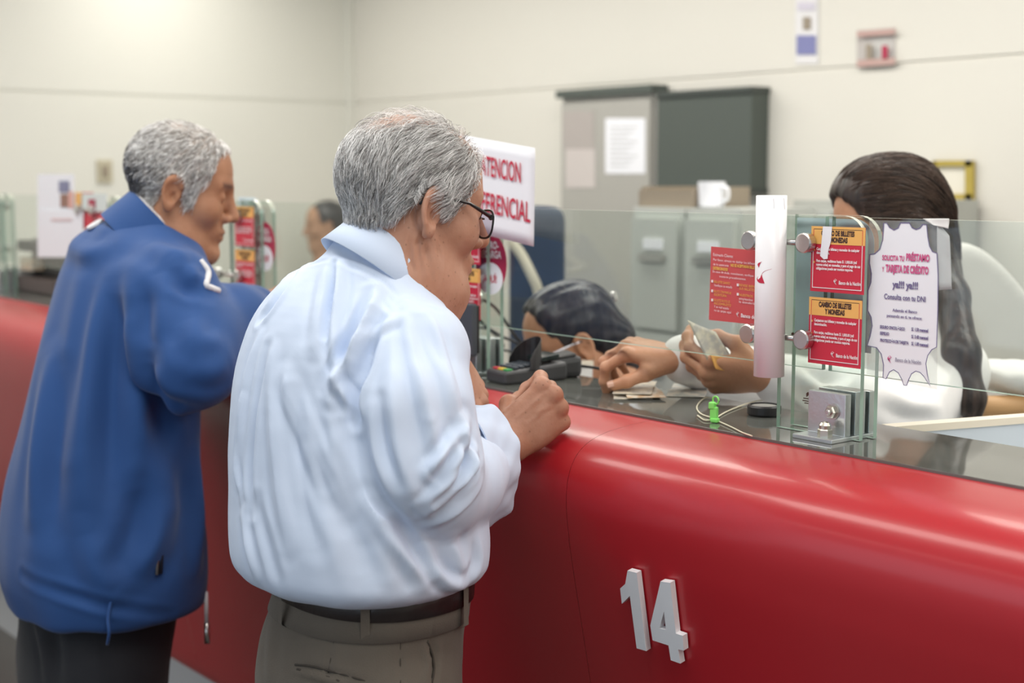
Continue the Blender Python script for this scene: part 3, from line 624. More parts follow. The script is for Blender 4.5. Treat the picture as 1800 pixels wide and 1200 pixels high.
for z in (Zat(1230, 340, YBD), Zat(1230, 157, YBD)-.02): box('frame_rail', (bx0+.006, YBD, z), (bx1+.005, 3.797, z+.02), mat('board_rail', (.05, .06, .055), .5), t)
f0, f1 = px_x(1105, 2.95), px_x(1300, 2.95); fz = Zat(1220, 366, 2.95)
for k in range(2):
    a = f0+(f1-f0)*k/2; b = f0+(f1-f0)*(k+1)/2-.01
    t = thing('filing_cabinet', ((a+b)/2, 3.2, 0), ['light grey filing cabinet standing right against the tall locker', 'light grey filing cabinet behind the white tube'][k], 'filing cabinet', 'filing cabinets')
    box('carcass', (a, 2.97, 0), (b, 3.28, fz), M_file, t)
    for j in range(4):
        z = .05+j*(fz-.07)/4; d = box('drawer', (a+.012, 2.95, z), (b-.012, 2.97, z+(fz-.07)/4-.012), M_file, t)
        box('pull', ((a+b)/2-.05, 2.935, z+.20), ((a+b)/2+.05, 2.95, z+.22), M_steel, d); box('card_slot', ((a+b)/2-.04, 2.946, z+.235), ((a+b)/2+.04, 2.95, z+.265), M_white, d)
t = thing('paper_tray', ((f0*.7+f1*.3), 3.1, fz), 'brown paper tray on the filing cabinet below the dark wall cabinet', 'tray'); c0 = px_x(1122, 3.0); c1 = px_x(1215, 3.0)
M_brown = mat('tray_brown', (.30, .25, .19), .6)
box('tray_base', (c0, 3.00, fz), (c1, 3.25, fz+.012), M_brown, t); box('tray_front', (c0, 3.00, fz+.012), (c1, 3.012, fz+.05), M_brown, t); box('tray_side', (c0, 3.012, fz+.012), (c0+.012, 3.25, fz+.06), M_brown, t); box('tray_side', (c1-.012, 3.012, fz+.012), (c1, 3.25, fz+.06), M_brown, t)
p = np.array([px_x(1250, 3.05), 3.05, fz]); t = thing('white_mug', p, 'white mug on the filing cabinet under the dark wall cabinet', 'mug')
lathe('mug_body', [(.03, 0), (.038, .005), (.04, .075), (.037, .075), (.034, .01), (.001, .008)], p, (0, 0, 1), M_white, t, 20); tube('mug_handle', spline([p+np.array(q) for q in ((.038, 0, .06), (.062, 0, .055), (.062, 0, .025), (.038, 0, .018))], 4), .005, M_white, t)
g0, g1 = px_x(1386, 3.3), px_x(1545, 3.3); gz = Zat(1420, 352, 3.3)
t = thing('low_cupboard', ((g0+g1)/2, 3.5, 0), 'grey cupboard against the back wall behind the long-haired teller', 'cupboard')
box('carcass', (g0, 3.32, 0), (g1, 3.78, gz), mat('cupboard_grey', (.42, .43, .40), .5), t)
for k in range(2): d = box('door', (g0+.01+(g1-g0)/2*k, 3.30, .05), (g0-.01+(g1-g0)/2*(k+1), 3.32, gz-.03), M_file, t); box('handle', ((g0+g1)/2-.03+.06*k-.006, 3.28, .8), ((g0+g1)/2-.03+.06*k+.006, 3.30, .95), M_steel, d)
# on the back wall
yw = YB-.004
t = thing('wall_notice', at(1418, 112, Y=yw), 'narrow white notice with a blue block high on the back wall', 'notice'); sheet('page', quad_on(yw, *R4(1398, -20, 1438, 112)), mat('notice_white', (.74, .73, .74), .6), t, .001)
for q, m in ((R4(1400, 62, 1434, 96), mat('block_blue', (.20, .21, .42), .6)), (R4(1411, 30, 1425, 52), M_brown), (R4(1402, 4, 1432, 18), mat('block_lilac', (.60, .57, .66), .6))): sheet('print_block', quad_on(yw-.003, *q), m, t, .0008)
t = thing('wall_photo', at(1539, 118, Y=yw), 'framed group photograph with red bands on the back wall', 'picture'); sheet('print', quad_on(yw, *[(1506, 53), (1573, 48), (1573, 114), (1506, 119)]), mat('photo_grey', (.55, .56, .54), .6, noise=(9, .5, (.45, .40, .38))), t, .012)
for q, m in (([(1506, 55), (1573, 50), (1573, 60), (1506, 65)], mat('photo_band', (.50, .33, .30), .6)), ([(1506, 106), (1573, 101), (1573, 113), (1506, 118)], MATS['photo_band']), (R4(1522, 78, 1532, 104), M_brown), (R4(1550, 80, 1560, 104), M_stk)): sheet('print_block', quad_on(yw-.016, *q), m, t, .001)
t = thing('gilt_frame', at(1675, 350, Y=yw), 'gilt picture frame hanging on the back wall above the teller\'s chair', 'picture')
sheet('picture', quad_on(yw-.004, *R4(1644, 288, 1704, 346)), mat('picture_cream', (.74, .71, .62), .6), t, .004)
M_gilt = mat('gilt', (.48, .37, .08), .4, metal=.3)
for q in (R4(1640, 282, 1708, 292), R4(1640, 341, 1708, 352), R4(1696, 282, 1709, 352), R4(1638, 282, 1644, 352)): sheet('moulding', quad_on(yw-.016, *q), M_gilt, t, .016)
p = at(183, 301, X=XL); t = thing('light_switch', p, 'small beige wall switch on the side wall above the far man\'s shoulder', 'switch')
box('plate', (XL, p[1]-.035, p[2]-.05), (XL+.01, p[1]+.035, p[2]+.05), mat('switch_beige', (.50, .46, .34), .5), t, .003); box('rocker', (XL+.01, p[1]-.014, p[2]-.025), (XL+.016, p[1]+.014, p[2]+.025), M_brown, t, .002)
# black note counter and clutter at the far end of the counter
p = at(62, 522, Y=1.62); M_bk2 = M_black
t = thing('note_counter', (p[0], 1.62, ZC), 'black banknote counting machine at the far end of the worktop', 'machine')
X0, X1 = Xat(32, 500, 1.66), Xat(97, 500, 1.66)
box('base', (X0, 1.655, ZC), (X1, 1.755, ZC+.05), mat('machine_brown', (.10, .075, .07), .5), t, .006); box('back', (X0+.02, 1.70, ZC+.05), (X1, 1.755, ZC+.17), M_black, t, .008)
box('hopper', (X0, 1.66, ZC+.13), (X1-.02, 1.72, ZC+.165), M_black, t, .006); box('note_bundle', (X0+.02, 1.66, ZC+.07), (X0+.13, 1.70, ZC+.11), M_note[1], t)
p = at(12, 500, Y=1.64); tag(box('paper_stack', (p[0]-.08, 1.66, ZC), (p[0]+.06, 1.75, ZC+.075), mat('paper_grey', (.62, .62, .58), .6), None, .004), 'stack of pale forms left of the black note counter', 'paper stack')
p = at(-6, 390, Y=2.1); t = thing('dark_monitor', (p[0], 2.1, .735), 'dark teal back of a monitor at the edge of the picture by the side wall', 'monitor')
box('shell', (p[0]-.14, 2.08, 1.22), (p[0]+.10, 2.11, Zat(0, 325, 2.1)), mat('teal_dark', (.06, .09, .10), .5), t, .01); tube('neck', [(p[0], 2.11, .74), (p[0], 2.11, 1.3)], .02, M_black, t, 10); box('foot', (p[0]-.1, 2.0, .735), (p[0]+.1, 2.2, .75), M_black, t)

# ------------------------------------------------------------------ organic surfaces: blended solids meshed as one skin
f4 = np.float32
def smin(a, b, k): h = np.maximum(k-np.abs(a-b), 0)/k; return np.minimum(a, b)-h*h*k*.25
def smax(a, b, k): return -smin(-a, -b, k)
def ell(P, c, r, R=None):
    q = P-np.asarray(c, f4)
    if R is not None: q = q@np.asarray(R, f4)
    r = np.asarray(r, f4); k0 = np.sqrt(((q/r)**2).sum(1)); k1 = np.sqrt(((q/(r*r))**2).sum(1))
    return k0*(k0-1)/np.maximum(k1, 1e-6)
def rcone(P, a, b, ra, rb):
    a = np.asarray(a, f4); b = np.asarray(b, f4); ba = b-a; q = P-a; t = np.clip(q@ba/max(float(ba@ba), 1e-9), 0, 1)
    return np.sqrt(((q-t[:, None]*ba)**2).sum(1))-(ra+(rb-ra)*t)
def chain(P, pts, rs, k):
    d = None
    for i in range(len(pts)-1):
        e = rcone(P, pts[i], pts[i+1], rs[i], rs[i+1]); d = e if d is None else smin(d, e, k)
    return d
def loft_z(P, st, p=2.3, cap=.03):
    """stack of super-ellipses: st rows (z, cx, cy, rx, ry, yaw)"""
    st = sorted(st); A = np.array(st, float); z = np.clip(P[:, 2], A[0, 0], A[-1, 0]); c = [np.interp(z, A[:, 0], A[:, i]).astype(f4) for i in range(1, 6)]
    x = P[:, 0]-c[0]; y = P[:, 1]-c[1]; cs, sn = np.cos(c[4]), np.sin(c[4]); xr = x*cs+y*sn; yr = -x*sn+y*cs
    k = ((np.abs(xr)/c[2])**p+(np.abs(yr)/c[3])**p)**(1/p); d = (k-1)*np.minimum(c[2], c[3])*.9
    return smax(d, np.maximum(A[0, 0]-P[:, 2], P[:, 2]-A[-1, 0]).astype(f4), cap)
def smooth_rows(st, n=40):
    A = np.array(sorted(st), float); t = np.arange(len(A)); tt = np.linspace(0, len(A)-1, n)
    S_ = np.array(spline(A, 8)); ts = np.linspace(0, len(A)-1, len(S_)); return [tuple(np.interp(tt[i], ts, S_[:, j]) for j in range(A.shape[1])) for i in range(n)]
def mesh_sdf(f, lo, hi, h, newton=1):
    """mesh f=0 on a sparse grid (surface nets); returns verts, quads"""
    lo = np.array(lo, float); hi = np.array(hi, float); B = 8; nb = np.ceil((hi-lo)/(h*B)).astype(int)
    g = np.stack(np.meshgrid(*[np.arange(n) for n in nb], indexing='ij'), -1).reshape(-1, 3)
    cen = lo+(g+.5)*B*h; fv = np.concatenate([f(cen[i:i+200000].astype(f4)) for i in range(0, len(cen), 200000)])
    g = g[np.abs(fv) < B*h*.87*1.75+.004]
    nd = np.stack(np.meshgrid(*[np.arange(B+1)]*3, indexing='ij'), -1).reshape(-1, 3); DIM = nb*B+2
    key = lambda c: (c[..., 0].astype(np.int64)*DIM[1]+c[..., 1])*DIM[2]+c[..., 2]
    VK, VP, QK = [], [], []
    for s in range(0, len(g), 400):
        gb = g[s:s+400]; idx = gb[:, None, :]*B+nd[None]; P = (lo+idx*h).astype(f4)
        v = f(P.reshape(-1, 3)).reshape(len(gb), B+1, B+1, B+1)
        ins = v < 0; c = [v[:, a:a+B, b:b+B, d:d+B] for a in (0, 1) for b in (0, 1) for d in (0, 1)]
        n_in = sum((x < 0).astype(np.int8) for x in c); act = (n_in > 0) & (n_in < 8)
        ia = np.argwhere(act)
        if len(ia):
            cv = np.stack([x[act] for x in c], 1); acc = np.zeros((len(ia), 3)); cnt = np.zeros(len(ia))
            offs = np.array([(a, b, d) for a in (0, 1) for b in (0, 1) for d in (0, 1)], float)
            for i in range(8):
                for j in range(i+1, 8):
                    if np.abs(offs[i]-offs[j]).sum() != 1: continue
                    a, b = cv[:, i], cv[:, j]; m = (a < 0) != (b < 0); t = np.where(m, a/np.where(m, a-b, 1), 0)
                    acc[m] += offs[i]+(offs[j]-offs[i])*t[m, None]; cnt[m] += 1
            ci = gb[ia[:, 0]]*B+ia[:, 1:]; VK.append(key(ci)); VP.append(lo+(ci+acc/cnt[:, None])*h)
        for ax in range(3):
            a = ins[:, :B, :B, :B]; sl = [slice(0, B)]*3; sl[ax] = slice(1, B+1); b = ins[(slice(None), *sl)]
            e = np.argwhere(a != b)
            if not len(e): continue
            ci = gb[e[:, 0]]*B+e[:, 1:]; o1 = np.zeros(3, int); o2 = np.zeros(3, int); o1[(ax+1) % 3] = 1; o2[(ax+2) % 3] = 1
            q = np.stack([key(ci), key(ci-o1), key(ci-o1-o2), key(ci-o2)], 1); fl = a[tuple(e.T)]
            q[~fl] = q[~fl][:, ::-1]; QK.append(q)
    VK = np.concatenate(VK); VP = np.concatenate(VP); Q = np.concatenate(QK)
    o = np.argsort(VK); VK = VK[o]; VP = VP[o]; ix = np.clip(np.searchsorted(VK, Q), 0, len(VK)-1); ok = (VK[ix] == Q).all(1); Q = ix[ok]
    for _ in range(newton):
        N, d = sdf_normal(f, VP, h*.5); VP = VP-N*np.clip(d, -h, h)[:, None]
    return VP, Q
def sdf_normal(f, P, e=.001):
    out = np.zeros((len(P), 3)); P32 = P.astype(f4)
    for i in range(3):
        o = np.zeros(3, f4); o[i] = e; out[:, i] = f(P32+o)-f(P32-o)
    l = np.linalg.norm(out, axis=1); d = f(P32); g = l/(2*e); return out/np.maximum(l, 1e-12)[:, None], d/np.maximum(g, .3)
def npmesh(name, V, Q, m, parent=None, smooth=True, attrs=None, mats=None):
    me = bpy.data.meshes.new(name); V = np.asarray(V, f4); Q = np.asarray(Q, np.int32); k = Q.shape[1]
    me.vertices.add(len(V)); me.vertices.foreach_set('co', V.ravel()); me.loops.add(Q.size); me.loops.foreach_set('vertex_index', Q.ravel())
    me.polygons.add(len(Q)); me.polygons.foreach_set('loop_start', np.arange(0, Q.size, k, dtype=np.int32)); me.polygons.foreach_set('use_smooth', np.full(len(Q), smooth))
    for an, av in (attrs or {}).items():
        a = me.attributes.new(an, 'FLOAT', 'POINT'); a.data.foreach_set('value', np.asarray(av, f4))
    me.update(calc_edges=True); me.validate()
    for mm in (mats or [m]): me.materials.append(mm)
    return link(bpy.data.objects.new(name, me), parent)
def hit(f, px, py, t0=1.2, t1=4.5):
    """where the line of sight through a photo pixel meets the solid f"""
    r = _F+_R*(px-900)/FPX+_U*(600-py)/FPX; t = np.arange(t0, t1, .004); d = f((_C+r*t[:, None]).astype(f4)); i = np.argmax(d < 0)
    if d[i] >= 0: i = int(np.argmin(d))
    return _C+r*t[i]
def seg_dist(V, pts):
    """distance of V to a polyline and the fraction along it"""
    best = np.full(len(V), 9.); tt = np.zeros(len(V)); n = len(pts)-1
    for i in range(n):
        a = np.asarray(pts[i]); b = np.asarray(pts[i+1]); ba = b-a; t = np.clip((V-a)@ba/max(1e-12, ba@ba), 0, 1); d = np.linalg.norm(V-a-t[:, None]*ba, axis=1)
        m = d < best; best[m] = d[m]; tt[m] = (i+t[m])/n
    return best, tt
def fold(V, N, folds, pw=1.5):
    """cloth folds: (points, half width, depth) - a ridge along the line with shallow hollows beside it"""
    D = np.zeros(len(V))
    for pts, w, a in folds:
        pts = spline(pts, 4) if len(pts) > 2 else pts
        lo = np.min(pts, 0)-4*w; hi = np.max(pts, 0)+4*w; m = ((V > lo) & (V < hi)).all(1)
        if not m.any(): continue
        d, t = seg_dist(V[m], pts); x = d/w; tp = np.clip(np.sin(np.pi*np.clip(t*.92+.04, 0, 1)), 0, 1)**.6
        D[m] += a*tp*(np.exp(-np.abs(x)**pw)-.42*np.exp(-((x-1.9)/.8)**2))
    return V+N*D[:, None]
def fbm(P, sc, seed=0):
    """cheap smooth pseudo noise"""
    r = np.random.default_rng(seed); d = np.zeros(len(P))
    for i in range(7):
        k = r.normal(size=3)*sc*(1.0+.35*i); d += np.sin(P@k+r.uniform(0, 6.3))/(1+.4*i)
    return d/3.2

# ---- head, in its own frame: x to its right, y forward, z up, origin between the ears
def headsdf(q, s=1., fem=False, nose=1., jowl=0., lips=1.):
    x = q[:, 0:1]; a = q.copy(); a[:, 0] = np.abs(a[:, 0]); E = lambda c, r, R=None: ell(a, c, r, R)
    d = ell(q, (0, -.011, .045), (.0765, .0905, .083))
    d = smin(d, E((0, .038, .040), (.061, .056, .066)), .03)
    d = smin(d, E((0, .030, -.030), (.056, .058, .080)), .03)
    d = smin(d, rcone(a, (.047, -.004, -.045), (.040, .022, -.078), .020, .018), .03)
    d = smin(d, rcone(a, (.040, .022, -.078), (.014, .074, -.103), .018, .017), .03)
    d = smin(d, E((0, .079, -.103), (.022, .019, .018)), .02)
    d = smin(d, E((.041, .058, -.022), (.024, .026, .026)), .025)
    d = smin(d, rcone(a, (.006, .087, .026), (.042, .072, .028), .0105, .009), .018)
    d = smax(d, -E((.031, .101, .008), (.020, .020, .013)), .014)
    d = smin(d, E((.031, .0765, .007), (.0165, .0135, .012)), .006)
    d = smax(d, -E((.031, .092, .0035), (.0150, .0045, .0012)), .002)
    d = smin(d, rcone(a, (0, .090, .018), (0, .111*(1 if nose < 1 else 1.02), -.026), .0085, .0115*nose), .014)
    d = smin(d, E((.0125, .097, -.032), (.0085*nose, .012, .0085)), .007)
    d = smax(d, -E((.0075, .104, -.041), (.004, .006, .004)), .003)
    d = smin(d, E((0, .080, -.062), (.030, .017, .022)), .015)
    d = smin(d, E((0, .0945, -.0585), (.021, .0065, .0052*lips)), .006)
    d = smin(d, E((0, .0925, -.0705), (.018, .0070, .0060*lips)), .006)
    d = smax(d, -E((0, .1015, -.0645), (.023, .008, .0013)), .003)
    if jowl: d = smin(d, E((.022, .035, -.104), (.030, .040, .020)), .03)
    # ear
    ca, sa = math.cos(.42), math.sin(.42); e = a-np.array((.0725, -.010, -.002), f4); o = e[:, 0]*ca-e[:, 1]*(-sa); fw = -e[:, 0]*sa*0+e[:, 1]*ca-e[:, 0]*sa
    o = e[:, 0]*ca+e[:, 1]*sa; fw = e[:, 1]*ca-e[:, 0]*sa; up = e[:, 2]+.18*fw; fw = fw-.14*up
    wf = .0185*(1+np.clip(up, -.03, .03)*7.5); de = (np.sqrt((fw/wf)**2+(up/.0335)**2)-1)*.017
    bowl = .010-18*(fw-.004)**2*0-.004*np.clip(1-(fw**2+up**2)/.0005, 0, 1)
    pl = smax(de, np.abs(o-bowl)-.0026, .003); rim = np.sqrt((de+.0032)**2+(o-bowl-.0025)**2)-.0034
    rim = np.where((fw > .011) & (up < .012), rim+.004, rim)
    ear = smin(pl, rim, .003)
    anti = np.sqrt((((np.sqrt((fw/(wf*.62))**2+((up-.003)/.022)**2)-1)*.011))**2+(o-bowl-.0012)**2)-.0024; ear = smin(ear, np.where(fw > .004, anti+.003, anti), .003)
    q3 = np.stack([o, fw, up], 1); ear = smin(ear, ell(q3, (.009, .003, -.029), (.005, .009, .009)), .004)
    ear = smax(ear, -ell(q3, (.012, .005, -.005), (.0085, .0075, .010)), .003); ear = smin(ear, ell(q3, (.008, .0135, -.004), (.004, .004, .0065)), .004)
    root = ell(q3, (-.002, .006, -.003), (.012, .013, .022)); ear = smin(ear, smax(root, -ell(q3, (.012, .004, -.005), (.008, .0065, .0095)), .002), .004)
    return smin(d, ear, .005)
def bounded(P, c, r, fn):
    """fn only where P is near the ball (c, r); beyond it the distance to the ball"""
    d = np.sqrt(((P-np.asarray(c, f4))**2).sum(1))-f4(r); m = d < .06
    if m.any(): d = d.copy(); d[m] = fn(P[m])
    return d
def gridded(f, lo, hi, h):
    """a sampled copy of f, quick to evaluate many times"""
    lo = np.array(lo, float); n = np.ceil((np.array(hi)-lo)/h).astype(int)+1; G = np.stack(np.meshgrid(*[np.arange(k) for k in n], indexing='ij'), -1).reshape(-1, 3)
    A = np.concatenate([f((lo+G[i:i+300000]*h).astype(f4)) for i in range(0, len(G), 300000)]).reshape(n)
    def g(P):
        q = np.clip((P-lo)/h, 0, n-1.001); i = q.astype(int); t = q-i; out = 0
        for a in (0, 1):
            for b in (0, 1):
                for c in (0, 1): out = out+A[i[:, 0]+a, i[:, 1]+b, i[:, 2]+c]*np.where(a, t[:, 0], 1-t[:, 0])*np.where(b, t[:, 1], 1-t[:, 1])*np.where(c, t[:, 2], 1-t[:, 2])
        return out
    return g
class Frame:
    """a turned, scaled local frame: fwd = facing direction (unit, any pitch), roll about it"""
    def __init__(s, O, fwd, scale=1., roll=0.):
        f_ = np.array(fwd, float); f_ /= np.linalg.norm(f_); r = np.cross(f_, (0, 0, 1)); r /= np.linalg.norm(r); u = np.cross(r, f_)
        c, n = math.cos(roll), math.sin(roll); s.R = np.stack([r*c+u*n, f_, u*c-r*n], 1); s.O = np.array(O, float); s.s = scale
    def loc(s, P): return ((P-s.O.astype(f4))@s.R.astype(f4)/f4(s.s)).astype(f4)
    def w(s, p): return s.O+s.R@(np.array(p, float)*s.s)
def facing(phi, pitch):
    """direction phi degrees beyond 'to the right in the picture' (90 = straight away), pitched down"""
    a = math.radians(phi); h = _R*math.cos(a)+_Fh*math.sin(a); p = math.radians(pitch); return h*math.cos(p)-_Z*math.sin(p)
# ---- hand
def hand_parts(W, d, n, side, curls, thumb, sc=1., spread=.06):
    """W wrist, d towards the fingers, n out of the back of the hand, side=+1/-1 which way the thumb lies (n x d); curls per finger three bend angles"""
    d = np.array(d, float); d /= np.linalg.norm(d); n = np.array(n, float); n -= d*(n@d); n /= np.linalg.norm(n); s = np.cross(n, d)*side; W = np.array(W, float)
    L = [(.043, .026, .021), (.047, .030, .022), (.043, .028, .022), (.034, .021, .019)]; so = [.030, .0102, -.0098, -.0285]; do = [.090, .094, .089, .079]; rr = [.0098, .0100, .0094, .0084]
    F_ = []; M_ = []
    for i in range(4):
        base = W+d*do[i]*sc+s*so[i]*sc+n*(.004-.010*abs(i-1.3)/2)*sc
        M_.append((W+d*.006*sc+s*so[i]*.55*sc, base, .0135*sc, .0112*sc))
        pts = [base]; a = 0; dd = d+s*spread*(1.2-i)*.8; dd /= np.linalg.norm(dd); p = base
        for j in range(3):
            a += curls[i][j]; v = dd*math.cos(a)-n*math.sin(a); p = p+v*L[i][j]*sc; pts.append(p)
        F_.append((pts, [rr[i]*sc*1.05, rr[i]*sc*.96, rr[i]*sc*.88, rr[i]*sc*.74]))
    T0 = W+d*.018*sc+s*.022*sc-n*.006*sc; pts = [T0]; p = T0
    for (u1, u2, u3), l in zip(thumb, (.043, .034, .027)):
        v = d*u1+s*u2+n*u3; p = p+v/np.linalg.norm(v)*l*sc; pts.append(p)
    F_.append((pts, [.0145*sc, .0118*sc, .0108*sc, .0085*sc]))
    return dict(F=F_, M=M_, W=W, d=d, n=n, s=s, sc=sc)
def hand_sdf(P, H): return bounded(P, H['W']+H['d']*.07*H['sc'], .14*H['sc'], lambda p: hand_sdf0(p, H))
def head_at(P, H, **k): return bounded(P, H.w((0, 0, 0)), .150*H.s, lambda p: headsdf(H.loc(p), **k)*H.s)
def hand_sdf0(P, H):
    sc = H['sc']; pm = None
    for a, b, ra, rb in H['M']:
        e = rcone(P, a, b, ra, rb); pm = e if pm is None else smin(pm, e, .012*sc)
    th = H['F'][4]; pm = smin(pm, rcone(P, H['W']+H['d']*.02*sc+H['s']*.01*sc-H['n']*.006*sc, th[0][1], .016*sc, .0125*sc), .014*sc)
    pm = smin(pm, ell(P, H['W']+H['d']*.048*sc-H['n']*.004*sc, (.036*sc, .040*sc, .0145*sc), np.stack([H['s'], H['d'], H['n']], 1)), .012*sc)
    d = pm; fs = None
    for i, (pts, rs) in enumerate(H['F']):
        e = chain(P, pts, rs, .003*sc)
        for j in (1, 2): e = smin(e, np.sqrt(((P-np.asarray(pts[j], f4))**2).sum(1))-rs[j]*1.05, .004*sc)
        if i < 4: e = smin(e, np.sqrt(((P-np.asarray(pts[0]+H['n']*.002*sc, f4))**2).sum(1))-rs[0]*1.06, .005*sc)
        fs = e if fs is None else smin(fs, e, .0012*sc)
    return smin(d, fs, .007*sc)
def nails(H, m, parent, which=(0, 1, 2, 3, 4)):
    for i in which:
        pts, rs = H['F'][i]; a, b = np.array(pts[2]), np.array(pts[3]); v = (b-a)/np.linalg.norm(b-a)
        n = H['n'] if i < 4 else -H['s']*0+H['n']; up = np.cross(np.cross(v, H['n'] if i < 4 else (H['n']+H['s']*.4)), v); up /= np.linalg.norm(up); sd = np.cross(v, up); r = rs[3]
        V = []; Fs = []
        for j in range(4):
            for k in range(5):
                an = (k/4-.5)*1.7; V.append(b+v*(r*(.75-1.25*j/3))+(up*math.cos(an)+sd*math.sin(an))*(r*(1.03+.05*(j < 1))+.0006 - (.0012 if j == 0 else 0)))
        Fs = [(j*5+k, j*5+k+1, j*5+k+6, j*5+k+5) for j in range(3) for k in range(4)]
        meshobj('fingernail', V, Fs, m, parent, smooth=True)
# ---- hair strands
def strands(f, roots, dirfn, length, seg, rad, lift, name, m, parent, jit=.12, sides=3, seed=1, taper=.35):
    """hair combed along dirfn, kept on the solid f; each a thin tapering three-sided tube, all one mesh"""
    r = np.random.default_rng(seed); n = len(roots); P = roots.copy(); N, d = sdf_normal(f, P, .002); P -= N*d[:, None]
    Ln = length if hasattr(length, '__len__') else np.full(n, length)
    path = [P-N*.001]; cid = (np.floor(roots/.0065).astype(np.int64)@np.array([73856093, 19349663, 83492791])) % 4099; jd = r.normal(size=(4099, 3))[cid]*jit+r.normal(size=(n, 3))*jit*.35; ct_ = r.random(4099)[cid]; lf = (lift*(.4+.9*r.random(n)))
    for s in range(seg):
        D = dirfn(P)+jd*(1 if s else .6); N, d = sdf_normal(f, P, .002); D -= N*(D*N).sum(1)[:, None]; D /= np.maximum(1e-6, np.linalg.norm(D, axis=1))[:, None]
        P = P+D*(Ln/seg)[:, None]; N, d = sdf_normal(f, P, .002); tgt = lf*math.sin(math.pi*min(1, (s+1)/seg*.85)); P = P-N*(d-tgt)[:, None]; path.append(P)
    path = np.stack(path, 1); T = np.gradient(path, axis=1); T /= np.maximum(1e-9, np.linalg.norm(T, axis=2))[..., None]
    a = np.cross(T, np.array((.3, .2, .93))); a /= np.maximum(1e-9, np.linalg.norm(a, axis=2))[..., None]; b = np.cross(T, a)
    rr = (rad*(.7+.6*r.random(n)))[:, None]*np.linspace(1, taper, seg+1)[None]; V = []
    for k in range(sides): an = 2*math.pi*k/sides; V.append(path+(a*math.cos(an)+b*math.sin(an))*rr[..., None])
    V = np.stack(V, 2).reshape(-1, 3); base = (np.arange(n)*(seg+1)*sides)[:, None, None]; i = (np.arange(seg)*sides)[None, :, None]; k = np.arange(sides)[None, None, :]; k2 = (k+1) % sides
    Q = np.stack([base+i+k, base+i+k2, base+i+sides+k2, base+i+sides+k], -1).reshape(-1, 4)
    tone = np.repeat(.55*r.random(n)+.45*ct_, (seg+1)*sides)
    return npmesh(name, V, Q, m, parent, True, {'tone': tone})
def hairmat(name, c0, c1, rough=.45):
    if name in MATS: return MATS[name]
    m = mat(name, c0, rough); n = m.node_tree.nodes; l = m.node_tree.links; a = n.new('ShaderNodeAttribute'); a.attribute_name = 'tone'; r = n.new('ShaderNodeValToRGB')
    r.color_ramp.elements[0].color = (*c0, 1); r.color_ramp.elements[1].color = (*c1, 1); r.color_ramp.elements[0].position = .2; r.color_ramp.elements[1].position = .62; l.new(a.outputs['Fac'], r.inputs[0]); l.new(r.outputs[0], n['Principled BSDF'].inputs['Base Color']); return m
def skinmat(name, c, c2, lip, scalp, spots=.5):
    """skin: blotchy base, darker spots; attributes 'scalp' and 'lip' blend the colours of hair roots and lips"""
    m = mat(name, c, .48, spec=.4, sss=.12); n = m.node_tree.nodes; l = m.node_tree.links; b = n['Principled BSDF']; tc = n.new('ShaderNodeTexCoord')
    t = n.new('ShaderNodeTexNoise'); t.inputs['Scale'].default_value = 22; t.inputs['Detail'].default_value = 6; l.new(tc.outputs['Object'], t.inputs['Vector'])
    r = n.new('ShaderNodeValToRGB'); r.color_ramp.elements[0].position = .36; r.color_ramp.elements[1].position = .66; r.color_ramp.elements[0].color = (*c, 1); r.color_ramp.elements[1].color = (*c2, 1); l.new(t.outputs['Fac'], r.inputs[0])
    v = n.new('ShaderNodeTexVoronoi'); v.inputs['Scale'].default_value = 85; l.new(tc.outputs['Object'], v.inputs['Vector'])
    vr = n.new('ShaderNodeValToRGB'); vr.color_ramp.elements[0].position = .06; vr.color_ramp.elements[1].position = .17; vr.color_ramp.elements[0].color = (spots, spots, spots, 1); vr.color_ramp.elements[1].color = (0, 0, 0, 1); l.new(v.outputs['Distance'], vr.inputs[0])
    last = r.outputs[0]
    for fac, col in ((vr.outputs[0], tuple(x*.45 for x in c)), ('lip', lip), ('scalp', scalp)):
        mx = n.new('ShaderNodeMix'); mx.data_type = 'RGBA'; mx.inputs['B'].default_value = (*col, 1); l.new(last, mx.inputs['A'])
        if isinstance(fac, str): a = n.new('ShaderNodeAttribute'); a.attribute_name = fac; fac = a.outputs['Fac']
        l.new(fac, mx.inputs['Factor']); last = mx.outputs['Result']
    l.new(last, b.inputs['Base Color'])
    t2 = n.new('ShaderNodeTexNoise'); t2.inputs['Scale'].default_value = 160; t2.inputs['Detail'].default_value = 5; l.new(tc.outputs['Object'], t2.inputs['Vector'])
    bp = n.new('ShaderNodeBump'); bp.inputs['Strength'].default_value = .35; bp.inputs['Distance'].default_value = .0015; l.new(t2.outputs['Fac'], bp.inputs['Height']); l.new(bp.outputs['Normal'], b.inputs['Normal'])
    return m
def clothmat(name, c, c2, rough=.75, sheen=.15, scale=14, weave=900, wstr=.12):
    m = mat(name, c, rough, spec=.3, sheen=sheen, noise=(scale, .7, c2), bump=(weave, wstr)); return m
def row(y, xl, xr, d, ratio, yaw=0.):
    """one torso cross-section from its width in the photo: seen half width -> two half axes"""
    c = at((xl+xr)/2, y, d=d); a = (xr-xl)/2*d/FPX; k = math.sqrt((math.sin(YAW+yaw))**2+(ratio*math.cos(YAW+yaw))**2); rx = a/k*.985; return (c[2], c[0], c[1], rx, rx*ratio, yaw)

